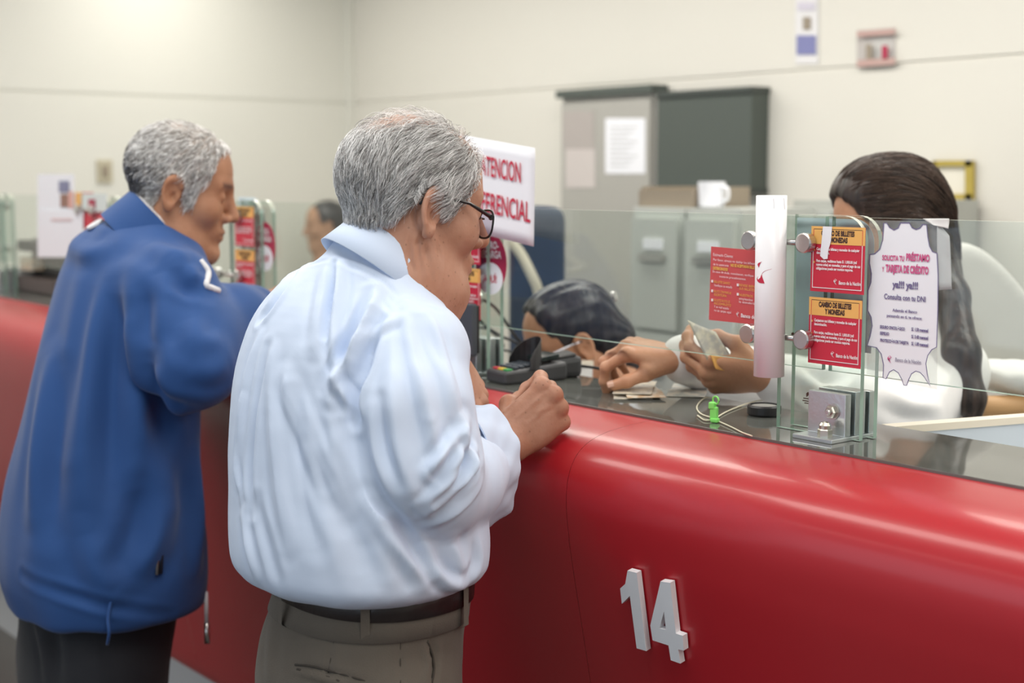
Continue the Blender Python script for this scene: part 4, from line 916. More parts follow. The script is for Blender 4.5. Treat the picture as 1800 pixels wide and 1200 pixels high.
# ------------------------------------------------------------------ the near man: pale blue shirt, grey hair, glasses
SK1 = skinmat('skin_tanned', (.425, .205, .13), (.51, .275, .19), (.33, .11, .08), (.42, .36, .33), .55)
M_nail = mat('nail', (.58, .36, .27), .3)
M_shirt = clothmat('shirt_pale_blue', (.59, .69, .865), (.62, .715, .88), .7, .1, 6, 700, .06)
M_trou = clothmat('trousers_taupe', (.115, .098, .080), (.13, .112, .092), .85, .1, 30, 500, .25)
M_belt = mat('belt_leather', (.022, .016, .016), .35, bump=(120, .3))
H2 = Frame(at(722, 369, d=1.985), facing(28, 9), 1.02, .02)
def near_man():
    base = at(645, 1100, d=2.0); base[2] = 0
    man = thing('person', base, 'man in a pale blue shirt and glasses leaning a fist on the counter', 'person')
    sh_r = at(736, 622, d=1.90); el = at(742, 866, d=1.885); cf = at(862, 800, d=2.04); wr = at(886, 781, d=2.12)
    nk = at(692, 520, d=1.985)
    # right fist on the counter
    d_ = _R*.74+_U*.66+_F*.18; n_ = -_F*.92+_R*.28+_U*.02
    HR = hand_parts(wr+np.array([0, .007, -.002]), d_, n_, 1, [(1.25, 1.5, .9), (1.35, 1.5, .9), (1.4, 1.5, .9), (1.45, 1.45, .9)], [(.6, .25, -.75), (.6, -.3, -.75), (.3, -.7, -.6)], 1.09, .03)
    # left hand in front of the belly, fingers showing past the sleeve
    wl_ = at(792, 622, d=2.17); HL = hand_parts(wl_, _R*.50-_U*.80+_F*.3, -_F*.35+_R*.72+_U*.4, -1, [(.5, .7, .5), (.55, .75, .5), (.65, .8, .5), (.7, .8, .5)], [(.8, .5, -.3), (.9, .1, -.3), (1, 0, -.3)], .95, .05)
    sh_l = sh_r+np.array([-.31, .06, .0]); el_l = np.array([-1.93, 1.24, 1.06])
    nb = H2.w((0, -.045, -.07)); 
    def body(P):
        d = head_at(P, H2, nose=1.0, jowl=1)
        nkd = rcone(P, H2.w((0, -.022, -.045)), nk, .056, .066); nkd = smin(nkd, rcone(P, H2.w((0, .035, -.100)), nk+np.array([0, .055, -.02]), .030, .045), .04)
        d = smin(d, nkd, .03)
        d = smin(d, rcone(P, nk, (sh_r+sh_l)/2+np.array([0, -.01, -.10]), .066, .10), .05)
        for a, b, c in ((sh_r, el, wr), (sh_l, el_l, wl_)):
            d = smin(d, rcone(P, (sh_r+sh_l)/2*.6+a*.4-np.array([0, 0, .03]), a, .07, .052), .03)
            d = smin(d, rcone(P, a, b, .050, .040), .02); fa = b*.6+c*.4
            d = smin(d, smin(rcone(P, b, fa, .040, .040), rcone(P, fa, c, .040, .0285), .01), .015)
        d = smin(d, hand_sdf(P, HR), .014); return smin(d, hand_sdf(P, HL), .012)
    V, Q = mesh_sdf(body, (-2.05, .9, .98), (-1.40, 1.62, 1.66), .0027)
    q = H2.loc(V.astype(f4)); N, _ = sdf_normal(body, V, .002)
    # veins and creases
    folds = []
    for pts in ([(742, 395), (733, 440), (742, 500)], [(752, 400), (750, 450), (760, 505)], [(765, 395), (772, 450), (768, 500)], [(727, 400), (720, 450), (728, 480)], [(728, 368), (731, 392), (738, 402)]):
        folds.append(([hit(body, *p) for p in pts], .0034, -.0026))
    for pts in ([(900, 740), (930, 715), (958, 690), (975, 670)], [(925, 745), (943, 732), (950, 722), (972, 712)], [(905, 700), (925, 680), (950, 660)], [(915, 670), (940, 648), (960, 645)]):
        folds.append(([hit(body, *p) for p in pts], .0032, .0013))
    V = fold(V, N, folds)
    HM = lambda q: np.interp(q[:, 1], [-.12, -.09, -.04, -.026, -.012, .012, .018, .034, .040, .052, .064, .074, .082], [-.022, -.024, -.014, .002, .030, .030, -.002, -.002, .014, .030, .050, .082, .105])
    hm = np.clip((q[:, 2]-HM(q))/.010+.5, 0, 1)*(np.abs(q[:, 0]) < .081)*(q[:, 2] > -.08)*(q[:, 1] < .09); hm *= (np.linalg.norm(q, axis=1) < .2)
    lip = np.exp(-((q[:, 2]+.0645)/.010)**2-(q[:, 0]/.022)**2)*(q[:, 1] > .085)
    bald = np.exp(-((q[:, 0]/.035)**2+((q[:, 1]+.03)/.055)**2))*(q[:, 2] > .09); fore = np.clip((q[:, 1]-.035)/.03, 0, 1)
    bo = npmesh('body', V, Q, SK1, man, attrs={'scalp': hm*(1-.45*bald)*(1-.6*fore)*(1-.3*np.clip((q[:, 2]-.08)/.03, 0, 1)), 'lip': lip})
    nails(HL, M_nail, man, (0, 1, 2))
    # hair combed back and down
    hs = body
    hs = gridded(hs, H2.w((0, 0, 0))-.19, H2.w((0, 0, 0))+.19, .0035); rg = np.random.default_rng(3)
    cand = np.where((hm > .5) & (np.abs(q[:, 0]) < .080))[0]
    dens = np.clip(1-.85*bald[cand]-.5*fore[cand]-.62*np.clip((q[cand, 2]-.07)/.04, 0, 1), .05, 1); w = dens/dens.sum(); ix = rg.choice(cand, 15000, p=w)
    roots = V[ix]+rg.normal(size=(len(ix), 3))*.0015; ql = H2.loc(roots.astype(f4)).astype(float)
    src = H2.w((-.02, .085, .118))
    def comb(P):
        l = H2.loc(P.astype(f4)).astype(float); v = l-np.array((-.02, .09, .12)); v /= np.linalg.norm(v, axis=1)[:, None]
        v = v*.9+np.array((0, -.35, -.35)); k = np.clip((-.02-l[:, 1])/.05, 0, 1)[:, None]; v = v*(1-k*.6)+np.array((0, .12, -1))*k*.6
        tp = np.clip((l[:, 1]-.02)/.03, 0, 1)[:, None]*np.clip((.06-l[:, 2])/.04, 0, 1)[:, None]; v = v*(1-tp)+np.array((0, -.55, -.8))*tp
        v += np.stack([.10*np.sin(l[:, 2]*150+l[:, 1]*60), .10*np.sin(l[:, 1]*130), .1*np.sin(l[:, 1]*170+l[:, 2]*40)], 1); return v@H2.R.T
    zl = HM(ql)
    ln = np.clip((ql[:, 2]-zl)*.9+.016, .012, .052)*(.7+.5*rg.random(len(ql)))
    M_h2 = hairmat('hair_grey', (.20, .185, .18), (1., 1., 1.), .36)
    tag(strands(hs, roots, comb, ln, 6, .00038, .0105, 'hair', M_h2, man, .16, seed=4), kind='stuff')
    # eyebrows are hidden; glasses
    g = lambda *p: H2.w(p)
    gl = bpy.data.objects.new('glasses', None); link(gl, man)
    rim = lambda cx: [g(cx+.026*math.copysign(abs(math.cos(a))**.75, math.cos(a)), .1025-.25*abs(cx+.026*math.cos(a))**1*.35, -.005+.0195*math.copysign(abs(math.sin(a))**.75, math.sin(a))) for a in np.linspace(0, 2*math.pi, 29)]
    M_frm = mat('spectacle_frame', (.012, .011, .013), .25); M_lens = glassmat('spectacle_lens', (.66, .62, .68), 1.45)
    for s in (-1, 1):
        rr = rim(s*.034); tube('rim', rr, .0016, M_frm, gl, 6, False); V2 = [np.mean(rr[:-1], 0)]+rr[:-1]; meshobj('lens', V2, [(0, i+1, (i+1) % 28+1) for i in range(28)], M_lens, gl)
        tube('temple', [g(s*.062, .092, .003), g(s*.072, .085, .004), g(s*.0775, .05, .016), g(s*.0790, .005, .020), g(s*.0800, -.012, .018), g(s*.080, -.024, .004)], [.0026, .0030, .0022, .0018, .0017, .0016], M_frm, gl, 8)
        tube('hinge', [g(s*.058, .094, .003), g(s*.074, .087, .003)], .0036, M_frm, gl, 8)
    tube('bridge', [g(-.009, .101, .004), g(0, .113, .004), g(.009, .101, .004)], .0016, M_frm, gl, 6)
    # shirt
    ROW = [row(440, 590, 722, 2.00, .80), row(470, 530, 735, 2.00, .74), row(505, 482, 750, 2.00, .72), row(550, 446, 772, 2.0, .72), row(610, 420, 792, 2.0, .73), row(690, 405, 804, 2.0, .76), row(790, 401, 822, 2.0, .80), row(870, 403, 850, 2.0, .84),
           row(925, 404, 857, 2.0, .86), row(970, 406, 857, 2.0, .86), row(996, 414, 852, 2.0, .86), row(1016, 430, 840, 2.0, .86)]
    ROW = smooth_rows(ROW)
    nf = Frame(at(700, 428, d=1.99), facing(26, 32), 1.)
    cax = cf-el; cax /= np.linalg.norm(cax); cc = at(829, 827, d=2.02)
    def shirt(P):
        d = loft_z(P, ROW, 2.25, .035)
        nkp = nk+np.array([-.01, -.02, -.03]); d = smin(d, rcone(P, nkp, sh_r+np.array([-.01, 0, .006]), .060, .056), .045); d = smin(d, rcone(P, nkp, sh_l+np.array([.0, 0, .0]), .062, .052), .045)
        d = smin(d, rcone(P, nf.w((0, -.004, -.060)), nkp, .074, .080), .04)
        s = chain(P, [sh_r+np.array([-.006, 0, -.005]), at(727, 720, d=1.865), at(742, 820, d=1.86), at(757, 866, d=1.89)], [.070, .0745, .0755, .066], .03)
        s = smin(s, chain(P, [at(757, 866, d=1.89), at(798, 846, d=1.95), at(830, 828, d=2.0)], [.066, .063, .054], .03), .02)
        crev = smin(d, s, .007+.022*np.clip((P[:, 2]-1.22)/.06, 0, 1))
        l = chain(P, [sh_l, (sh_l+el_l)/2, el_l, el_l*.35+wl_*.65], [.075, .072, .068, .055], .03)
        return smin(crev, l, .03)
    V, Q = mesh_sdf(shirt, (-2.15, .70, .85), (-1.30, 1.50, 1.50), .0034)
    N, _ = sdf_normal(shirt, V, .003)
    L = lambda pts, w, a: ([hit(shirt, *p) for p in pts], w, a)
    fl = [L([(527, 465), (505, 500), (480, 535), (458, 560)], .009, -.007), L([(600, 465), (596, 520), (588, 600), (592, 660)], .008, .0055), L([(585, 465), (582, 520), (572, 590)], .006, -.005), L([(570, 470), (560, 540), (555, 620)], .010, .003),
          L([(660, 508), (648, 560), (622, 620), (592, 668), (585, 700)], .011, .008), L([(700, 560), (660, 585), (630, 612)], .008, .004), L([(650, 515), (632, 560), (606, 610), (588, 650)], .008, -.006), L([(590, 665), (605, 690), (622, 722)], .008, .006),
          L([(660, 560), (642, 640), (626, 705), (628, 740)], .010, -.008), L([(585, 640), (585, 760), (600, 850), (640, 930)], .014, .004), L([(500, 660), (540, 760), (580, 850), (600, 900)], .014, .004), L([(515, 690), (548, 780), (575, 850)], .010, -.003),
          L([(455, 590), (435, 660), (425, 760), (420, 850)], .010, .004), L([(470, 610), (450, 700), (440, 820), (445, 900)], .009, -.004), L([(430, 700), (418, 800), (425, 880)], .007, .003), L([(540, 640), (520, 760), (535, 880), (560, 960)], .016, -.0035),
          L([(480, 620), (478, 720), (490, 860), (510, 960)], .012, .003), L([(655, 880), (700, 950), (725, 990), (745, 1020)], .013, .006), L([(690, 920), (725, 965), (750, 1000)], .010, -.006), L([(600, 780), (650, 880), (675, 950), (692, 1005)], .016, .005), L([(560, 830), (610, 920), (640, 1010)], .018, -.004),
          L([(430, 900), (440, 960), (450, 1010)], .010, .004), L([(455, 880), (475, 960), (490, 1020)], .011, -.003), L([(745, 970), (765, 1005), (790, 1025), (815, 1030)], .009, .006), L([(790, 945), (800, 975), (810, 1010)], .012, .004), L([(830, 950), (835, 985), (822, 1012)], .010, -.004),
          L([(717, 530), (725, 600), (742, 680), (760, 760), (768, 800)], .010, .005), L([(735, 535), (765, 600), (795, 690), (815, 760)], .010, .004), L([(726, 560), (738, 640), (752, 720)], .008, -.003), L([(748, 560), (772, 630), (800, 720)], .007, -.003), L([(690, 600), (690, 700), (705, 800), (730, 880)], .014, .004), L([(655, 720), (665, 800), (690, 870)], .012, .0035), L([(670, 700), (676, 780), (700, 850)], .009, -.003),
          L([(820, 740), (800, 780), (775, 815), (755, 830)], .011, .008), L([(812, 765), (792, 800), (765, 835)], .007, -.007), L([(810, 768), (800, 830), (765, 870), (740, 890)], .009, .006), L([(835, 790), (815, 840), (775, 885), (745, 905)], .009, .006), L([(822, 800), (805, 845), (770, 880)], .007, -.006), L([(842, 850), (800, 895), (760, 920)], .010, .005), L([(835, 830), (800, 870), (765, 900)], .006, -.005), L([(812, 762), (822, 790), (830, 830)], .007, .005)]
    fl = [(p, w*.85, a*1.7) for p, w, a in fl]+[L(p, .0034, -.0022) for p in ([(512, 466), (560, 460), (620, 468), (670, 492), (700, 520)], [(688, 548), (705, 534), (720, 527), (745, 537), (775, 548)], [(662, 508), (672, 530), (688, 548)])]; V = fold(V, N, fl); V = V+N*(fbm(V*np.array((1, 1, .3)), 26, 2)*.0018+fbm(V*np.array((1, 1, .4)), 60, 3)*.0006)[:, None]
    so = npmesh('shirt', V, Q, M_shirt, man)
    # stitched seams: yoke, armhole, side
    # collar
    cb = at(640, 437, d=2.0); M_col = M_shirt; rings = []
    def ring(rx, ry, dz, dy, front):
        out = []
        for a in np.linspace(-math.pi*.90, math.pi*.90, 41):
            x = rx*math.sin(a); y = -ry*math.cos(a)+dy; k = (abs(a)/math.pi); out.append(nf.w((x, y, dz-front*k**1.5)))
        return out
    # inner stand, fold line, outer leaf
    rg_ = [ring(.0655, .068, -.045, .0, .02), ring(.0665, .069, .006, .0, .022), ring(.068, .0705, .010, 0, .022), ring(.0705, .073, .008, 0, .024), ring(.079, .082, -.018, -.001, .026), ring(.090, .093, -.048, -.003, .030), ring(.0885, .0915, -.049, -.003, .030), ring(.076, .079, -.016, -.001, .026)]
    V = np.array([p for r in rg_ for p in r]); n = 41; Q = [(i*n+j, i*n+j+1, (i+1)*n+j+1, (i+1)*n+j) for i in range(len(rg_)-1) for j in range(n-1)]
    npmesh('collar', V, Q, M_shirt, so)
    # turned-back cuff
    cx_, cy_, cz_ = [np.array(v) for v in frame_of(cax)]; cuax = cax
    up_ = _U-cuax*(_U@cuax); up_ /= np.linalg.norm(up_); sd_ = np.cross(cuax, up_)
    rings = []
    for (t_, r_) in ((-.020, .060), (-.036, .0690), (-.0365, .0725), (-.010, .0735), (.022, .0745), (.0295, .0742), (.0297, .0705), (.010, .066), (-.03, .058)):
        rings.append([cc+cuax*(t_+.012*math.sin(a*1.0+.6)+.004*math.sin(3*a))+(up_*math.cos(a)*1.10+sd_*math.sin(a)*.82)*(r_+.0045*math.sin(2*a+1)+.0025*math.sin(5*a)+.0012*math.sin(9*a+t_*60)) for a in np.linspace(0, 2*math.pi, 49)[:-1]])
    def cuff_ring(t_, r_):
        return [cc+cuax*(t_+.012*math.sin(a*1.0+.6)+.004*math.sin(3*a))+(up_*math.cos(a)*1.10+sd_*math.sin(a)*.82)*(r_+.0045*math.sin(2*a+1)+.0028*math.sin(5*a+t_*30)+.0016*math.sin(9*a-t_*70)+.0012*math.sin(14*a+t_*120)) for a in np.linspace(0, 2*math.pi, 97)[:-1]]
    V = []; Q = []; n = 96                                     # outer leaf, two rims and the inside, creased where they meet
    for strip in ([(-.0385, .0735), (-.030, .0728), (-.020, .0722), (-.008, .0728), (.004, .0735), (.014, .0740), (.024, .0742), (.0335, .0738)], [(.0335, .0738), (.0345, .0722), (.0335, .0706)], [(.0335, .0706), (.015, .066), (-.01, .060), (-.03, .056)], [(-.0385, .0735), (-.0395, .0718), (-.0385, .0700)], [(-.0385, .0700), (-.030, .066), (-.012, .060)]):
        b = len(V)
        for t_, r_ in strip: V += cuff_ring(t_, r_)
        Q += [(b+i*n+j, b+i*n+(j+1) % n, b+(i+1)*n+(j+1) % n, b+(i+1)*n+j) for i in range(len(strip)-1) for j in range(n)]
    npmesh('cuff', np.array(V), Q, M_shirt, so)
    # trousers with belt
    TR = [row(1003, 496, 824, 2.0, .82), row(1050, 483, 820, 2.0, .82), row(1105, 463, 812, 2.0, .86), row(1150, 454, 810, 2.0, .88), row(1200, 452, 806, 2.0, .88), row(1260, 460, 800, 2.0, .86)]
    hipc = np.array([TR[-1][1], TR[-1][2]]); TRs = smooth_rows(TR, 24)
    def trou(P):
        d = loft_z(P, TRs, 2.25, .012)
        for s in (-1, 1):
            hp = np.array([hipc[0]+s*.082, hipc[1], TRs[0][0]+.03]); d = smin(d, chain(P, [hp, np.array([hp[0]+s*.012, hp[1]+.01, .46]), np.array([hp[0]+s*.015, hp[1]-.01, .06])], [.092, .075, .062], .03), .03)
        return smax(d, (.045-P[:, 2]).astype(f4), .008)
    V, Q = mesh_sdf(trou, (-2.05, .70, .02), (-1.35, 1.40, .98), .0055); N, _ = sdf_normal(trou, V, .003)
    L2 = lambda pts, w, a: ([hit(trou, *p) for p in pts], w, a)
    V = fold(V, N, [L2([(586, 1115), (578, 1180), (574, 1200)], .004, -.0025), L2([(520, 1170), (560, 1178), (610, 1190), (650, 1200)], .004, -.003), L2([(520, 1178), (560, 1188), (600, 1200)], .005, .003), L2([(702, 1115), (703, 1160), (704, 1200)], .003, -.0018), L2([(752, 1128), (762, 1160), (758, 1200)], .006, -.005), L2([(745, 1130), (756, 1165), (750, 1200)], .006, .004), L2([(480, 1085), (476, 1140), (478, 1200)], .012, .003)])
    to = npmesh('trousers', V, Q, M_trou, man)
    def band(name, z0, z1, off, m, parent, a0=0, a1=2*math.pi, n=64):
        rs = []
        for z in (z0, z0+.002, z1-.002, z1):
            ins = .004 if z in (z0, z1) else 0
            A = np.array(TRs); c = [np.interp(z, A[:, 0], A[:, i]) for i in range(1, 5)]
            r = []
            for a in np.linspace(a0, a1, n):
                cs, sn = math.cos(a), math.sin(a); k = (abs(cs)**2.25+abs(sn)**2.25)**(-1/2.25); r.append((c[0]+(c[2]+off-ins)*cs*k, c[1]+(c[3]+off-ins)*sn*k, z))
            rs.append(r)
        V = np.array([p for r in rs for p in r]); Q = [(i*n+j, i*n+j+1, (i+1)*n+j+1, (i+1)*n+j) for i in range(3) for j in range(n-1)]; return npmesh(name, V, Q, m, parent)
    zt = TRs[-1][0]
    band('waistband', zt-.056, zt-.012, .0035, M_trou, to); band('belt', zt-.028, zt+.004, .007, M_belt, man)
    A = np.array(TRs)
    for px in (507, 643, 806):
        p0 = hit(trou, px, 1085); z = p0[2]; c = [np.interp(zt-.03, A[:, 0], A[:, i]) for i in (1, 2)]; o = np.array([p0[0]-c[0], p0[1]-c[1], 0]); o /= np.linalg.norm(o); sd = np.array([-o[1], o[0], 0])
        V = [p0*np.array([1, 1, 0])+np.array([0, 0, zz])+o*off+sd*s for zz, off in ((zt-.058, .004), (zt-.052, .0125), (zt+.006, .0125), (zt+.010, .006)) for s in (-.006, .006)]
        meshobj('belt_loop', V, [(0, 1, 3, 2), (2, 3, 5, 4), (4, 5, 7, 6)], M_trou, to)
    M_seam = mat('trouser_seam_dark', (.05, .042, .034), .9)
    for nm, pts, r_ in (('pocket_welt', [(519, 1168), (545, 1170), (585, 1180), (625, 1191), (655, 1200)], .0016), ('pocket_welt', [(523, 1176), (545, 1181), (580, 1191), (605, 1200)], .0022), ('seam', [(590, 1112), (583, 1150), (577, 1182)], .0009), ('seam', [(704, 1118), (704, 1160), (704, 1200)], .0008), ('side_pocket', [(751, 1126), (760, 1150), (763, 1175), (759, 1200)], .0018), ('label_tab', [(563, 1097), (588, 1101)], .0035)):
        tube(nm, [hit(trou, *p) for p in spline(pts, 4)], r_, M_seam, to, 6)
    # shoes under the trousers
    for s in (-1, 1):
        c = np.array([hipc[0]+s*.097, hipc[1]+.05, 0.]); sf = lambda P: smax(smin(ell(P, c+np.array([0, .05, .03]), (.047, .11, .045)), ell(P, c+np.array([0, -.06, .045]), (.04, .06, .055)), .04), (.0-P[:, 2]).astype(f4), .006)
        V, Q = mesh_sdf(sf, c+np.array([-.08, -.16, -.02]), c+np.array([.08, .2, .14]), .008); npmesh('shoe', V, Q, M_belt, man)
    return man
near_man()

# ------------------------------------------------------------------ the far man: blue jacket
SK2 = skinmat('skin_brown', (.38, .175, .095), (.45, .225, .13), (.13, .055, .04), (.45, .41, .38), .2)
M_jack = clothmat('jacket_blue', (.018, .070, .235), (.022, .082, .265), .72, .15, 8, 400, .15)
M_pipe = mat('jacket_piping_white', (.72, .72, .74), .6); M_dtrou = clothmat('trousers_charcoal', (.022, .023, .028), (.027, .028, .033), .9, .1, 30, 500, .2)
H1 = Frame(at(312, 337, d=2.745), facing(10, 12), 1.02, 0.)
def far_man():
    base = at(190, 1100, d=2.75); base[2] = 0
    man = thing('person', base, 'grey-haired man in a blue zip jacket leaning at the counter', 'person')
    nk = at(285, 450, d=2.745); sh_r = at(300, 520, d=2.62); el = at(335, 640, d=2.56); fw = at(408, 575, d=2.72); wr = fw+np.array([-.10, .13, .03])
    sh_l = sh_r+np.array([-.30, .05, 0]); el_l = sh_l+np.array([-.02, .00, -.22]); wl_ = el_l+np.array([.03, .19, .13])
    def body(P):
        d = head_at(P, H1, nose=.95)
        d = smin(d, rcone(P, H1.w((0, -.025, -.05)), nk, .054, .062), .03)
        d = smin(d, rcone(P, nk, (sh_r+sh_l)/2+np.array([0, 0, -.08]), .062, .10), .05)
        for a, b, c in ((sh_r, el, wr), (sh_l, el_l, wl_)):
            d = smin(d, rcone(P, (sh_r+sh_l)/2*.6+a*.4-np.array([0, 0, .03]), a, .07, .05), .03); d = smin(d, rcone(P, a, b, .05, .04), .02); d = smin(d, rcone(P, b, c, .04, .028), .02)
        for c, HH in ((wr, HR), (wl_, HL)): d = smin(d, hand_sdf(P, HH), .012)
        return d
    HR = hand_parts(wr, wr-fw, (0, -.2, 1), 1, [(.4, .5, .3)]*4, [(.8, .5, -.2), (.9, .2, -.2), (1, 0, -.2)], .95)
    HL = hand_parts(wl_, wl_-el_l, (0, -.2, 1), -1, [(.5, .6, .3)]*4, [(.8, .5, -.2), (.9, .2, -.2), (1, 0, -.2)], .95)
    lo = np.minimum.reduce([sh_l, el_l, wl_, wr, el])-.16; hi = np.maximum.reduce([sh_r, sh_l, wr, el, wl_])+.16; hi[2] = 1.68
    V, Q = mesh_sdf(body, lo, hi, .0042)
    q = H1.loc(V.astype(f4))
    HM = lambda q: np.interp(q[:, 1], [-.12, -.09, -.04, -.026, -.012, .014, .020, .036, .042, .052, .060, .068, .075], [-.060, -.064, -.055, -.006, .030, .030, -.022, -.022, .005, .025, .05, .085, .11])
    hm = np.clip((q[:, 2]-HM(q))/.008+.5, 0, 1)*(np.abs(q[:, 0]) < .081)*(q[:, 2] > -.075)*(q[:, 1] < .085)*(np.linalg.norm(q, axis=1) < .2)
    lip = np.exp(-((q[:, 2]+.0645)/.009)**2-(q[:, 0]/.022)**2)*(q[:, 1] > .085); brow = np.exp(-((q[:, 2]-.030)/.005)**2)*(np.abs(q[:, 0]) > .012)*(np.abs(q[:, 0]) < .05)*(q[:, 1] > .07)
    npmesh('body', V, Q, SK2, man, attrs={'scalp': hm*.9, 'lip': .6*lip+brow})
    hs = gridded(body, H1.w((0, 0, 0))-.19, H1.w((0, 0, 0))+.19, .004)
    rg = np.random.default_rng(5); cand = np.where(hm > .5)[0]; tops = np.clip(1-.8*np.clip((q[cand, 2]-.095)/.03, 0, 1), .1, 1); ix = rg.choice(cand, 7000, p=tops/tops.sum()); roots = V[ix]+rg.normal(size=(len(ix), 3))*.002
    ql = H1.loc(roots.astype(f4)).astype(float)
    def comb(P):
        l = H1.loc(P.astype(f4)).astype(float); v = l-np.array((0, .06, .13)); v /= np.linalg.norm(v, axis=1)[:, None]; return (v+np.array((0, -.3, -.5)))@H1.R.T
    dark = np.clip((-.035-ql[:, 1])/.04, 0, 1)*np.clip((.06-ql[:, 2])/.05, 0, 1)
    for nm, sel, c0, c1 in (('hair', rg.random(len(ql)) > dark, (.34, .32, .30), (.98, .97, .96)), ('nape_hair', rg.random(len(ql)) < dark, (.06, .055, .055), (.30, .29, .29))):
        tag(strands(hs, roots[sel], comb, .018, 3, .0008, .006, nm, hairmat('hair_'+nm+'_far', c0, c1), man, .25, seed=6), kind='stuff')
    # jacket
    ROW = [row(385, 180, 330, 2.76, .85), row(420, 128, 352, 2.76, .74), row(470, 103, 372, 2.75, .70), row(540, 84, 372, 2.74, .74), row(640, 60, 356, 2.73, .82), row(750, 37, 350, 2.72, .88), row(850, 17, 352, 2.72, .90), row(940, 5, 360, 2.72, .90), row(1000, 6, 364, 2.72, .90), row(1040, 16, 362, 2.72, .90), row(1062, 24, 356, 2.72, .90)]
    ROW = smooth_rows(ROW)
    def jack0(P):
        d = loft_z(P, ROW, 2.3, .016)
        nkp = nk+np.array([-.02, -.03, -.04]); d = smin(d, rcone(P, nkp, sh_r+np.array([0, 0, .015]), .065, .068), .05); d = smin(d, rcone(P, nkp, sh_l+np.array([0, 0, .015]), .065, .068), .05)
        s = chain(P, [sh_r, at(318, 580, d=2.60), el], [.082, .088, .080], .03); s = smin(s, chain(P, [el, fw, wr*.5+fw*.5], [.080, .078, .06], .03), .03)
        d = smin(d, s, .008+.03*np.clip((P[:, 2]-1.24)/.06, 0, 1)); l = chain(P, [sh_l, el_l, wl_], [.08, .078, .06], .03); return smin(d, l, .03)
    jack = jack0
    lo = np.array([min(r[1]-r[3] for r in ROW), min(r[2]-r[4] for r in ROW), ROW[0][0]])-.06; hi = np.array([max(r[1]+r[3] for r in ROW), max(r[2]+r[4] for r in ROW), 1.5])+.22; hi[2] = 1.55; lo[0] -= .2
    V, Q = mesh_sdf(jack, lo, hi, .0050); N, _ = sdf_normal(jack, V, .003); L = lambda pts, w, a: ([hit(jack, *p) for p in pts], w, a)
    V = fold(V, N, [(p_, w_*1.5, a_*1.1) for p_, w_, a_ in [L([(125, 425), (150, 438), (175, 440), (200, 430)], .014, .006), L([(140, 412), (160, 424), (185, 424)], .011, -.005), L([(185, 480), (160, 600), (145, 760), (140, 900)], .018, .010), L([(165, 500), (140, 640), (120, 780)], .014, -.008), L([(215, 500), (205, 620), (195, 780), (200, 920)], .016, -.009), L([(225, 480), (230, 600), (240, 720), (250, 840)], .018, .011), L([(255, 540), (262, 640), (290, 760), (310, 860)], .014, -.009),
                    L([(280, 480), (290, 520), (285, 560), (270, 600)], .014, .010), L([(300, 455), (320, 480), (350, 490)], .012, .008), L([(310, 470), (325, 500), (360, 515)], .010, -.008), L([(260, 430), (300, 445), (335, 455)], .014, .007), L([(250, 640), (285, 700), (330, 716)], .012, -.010), L([(330, 560), (350, 600), (390, 610)], .014, .007), L([(340, 640), (370, 650), (400, 640)], .012, .007),
                    L([(90, 620), (70, 760), (60, 900)], .015, .008), L([(110, 650), (95, 780), (90, 940)], .014, -.007), L([(300, 760), (290, 880), (270, 960), (230, 1010)], .016, .010), L([(320, 780), (330, 880), (325, 980)], .014, -.008), L([(240, 860), (235, 930), (210, 1000)], .014, -.009), L([(150, 940), (170, 1000), (200, 1035)], .014, .008), L([(345, 800), (350, 900), (345, 1000)], .010, .006),
                    L([(40, 1010), (120, 1045), (200, 1066), (300, 1080)], .006, -.005)]], 2.)
    V = V+N*(fbm(V*np.array((1, 1, .35)), 22, 8)*.0045)[:, None]
    jo = npmesh('jacket', V, Q, M_jack, man)
    # stand-up collar with white lining
    nf = Frame(at(284, 392, d=2.75), facing(14, 40), 1.)
    def ring(rx, ry, dz, dy, front): return [nf.w((rx*math.sin(a), -ry*math.cos(a)+dy, dz-front*(abs(a)/math.pi)**1.4)) for a in np.linspace(-math.pi*.93, math.pi*.93, 41)]
    def rings(name, rs, m):
        V = np.array([p for r in rs for p in r]); n = 41; return npmesh(name, V, [(i*n+j, i*n+j+1, (i+1)*n+j+1, (i+1)*n+j) for i in range(len(rs)-1) for j in range(n-1)], m, jo)
    rings('collar', [ring(.092, .096, -.058, -.002, .03), ring(.086, .091, -.03, -.001, .03), ring(.080, .084, .012, 0, .03), ring(.077, .081, .016, 0, .03)], M_jack)
    rings('collar_lining', [ring(.0772, .0812, .0165, 0, .03), ring(.0735, .077, .020, 0, .03), ring(.069, .072, .016, 0, .03), ring(.070, .073, -.03, 0, .03)], M_pipe)
    tube('piping', [hit(jack, *p) for p in spline([(352, 458), (366, 478), (362, 500), (372, 506), (384, 511)], 5)], .006, M_pipe, jo)
    p = hit(jack, 168, 396); nrm = sdf_normal(jack, p[None], .004)[0][0]
    em = lathe('emblem', [(.004, .004), (.008, .0075), (.017, .007), (.018, .003)], p-nrm*.002, nrm, M_pipe, jo, 20)
    a = [hit(jack, *q) for q in ((281, 930), (283, 965), (280, 1008))]; tube('pocket_zip', a, .006, mat('pocket_dark', (.01, .015, .03), .7), jo); tube('zip_teeth', [x+np.array([.004, -.007, 0]) for x in a], .003, M_steel, jo)
    p = hit(jack, 362, 1040); tube('zip_end', [p, p+np.array([.0, 0, -.06])], .004, M_pipe, jo); tube('zip_pull', [p+np.array([0, 0, -.06]), p+np.array([0, 0, -.10])], .0055, M_steel, jo)
    p = hit(jack, 196, 1052); tube('drawstring', spline([p, p+np.array([.01, -.012, -.03]), p+np.array([.018, -.014, -.055]), p+np.array([.004, -.012, -.08])], 4), .003, M_jack, jo)
    TR = [row(985, 60, 330, 2.73, .85), row(1080, 36, 310, 2.73, .86), row(1200, 32, 290, 2.73, .86)]; c = TR[2]
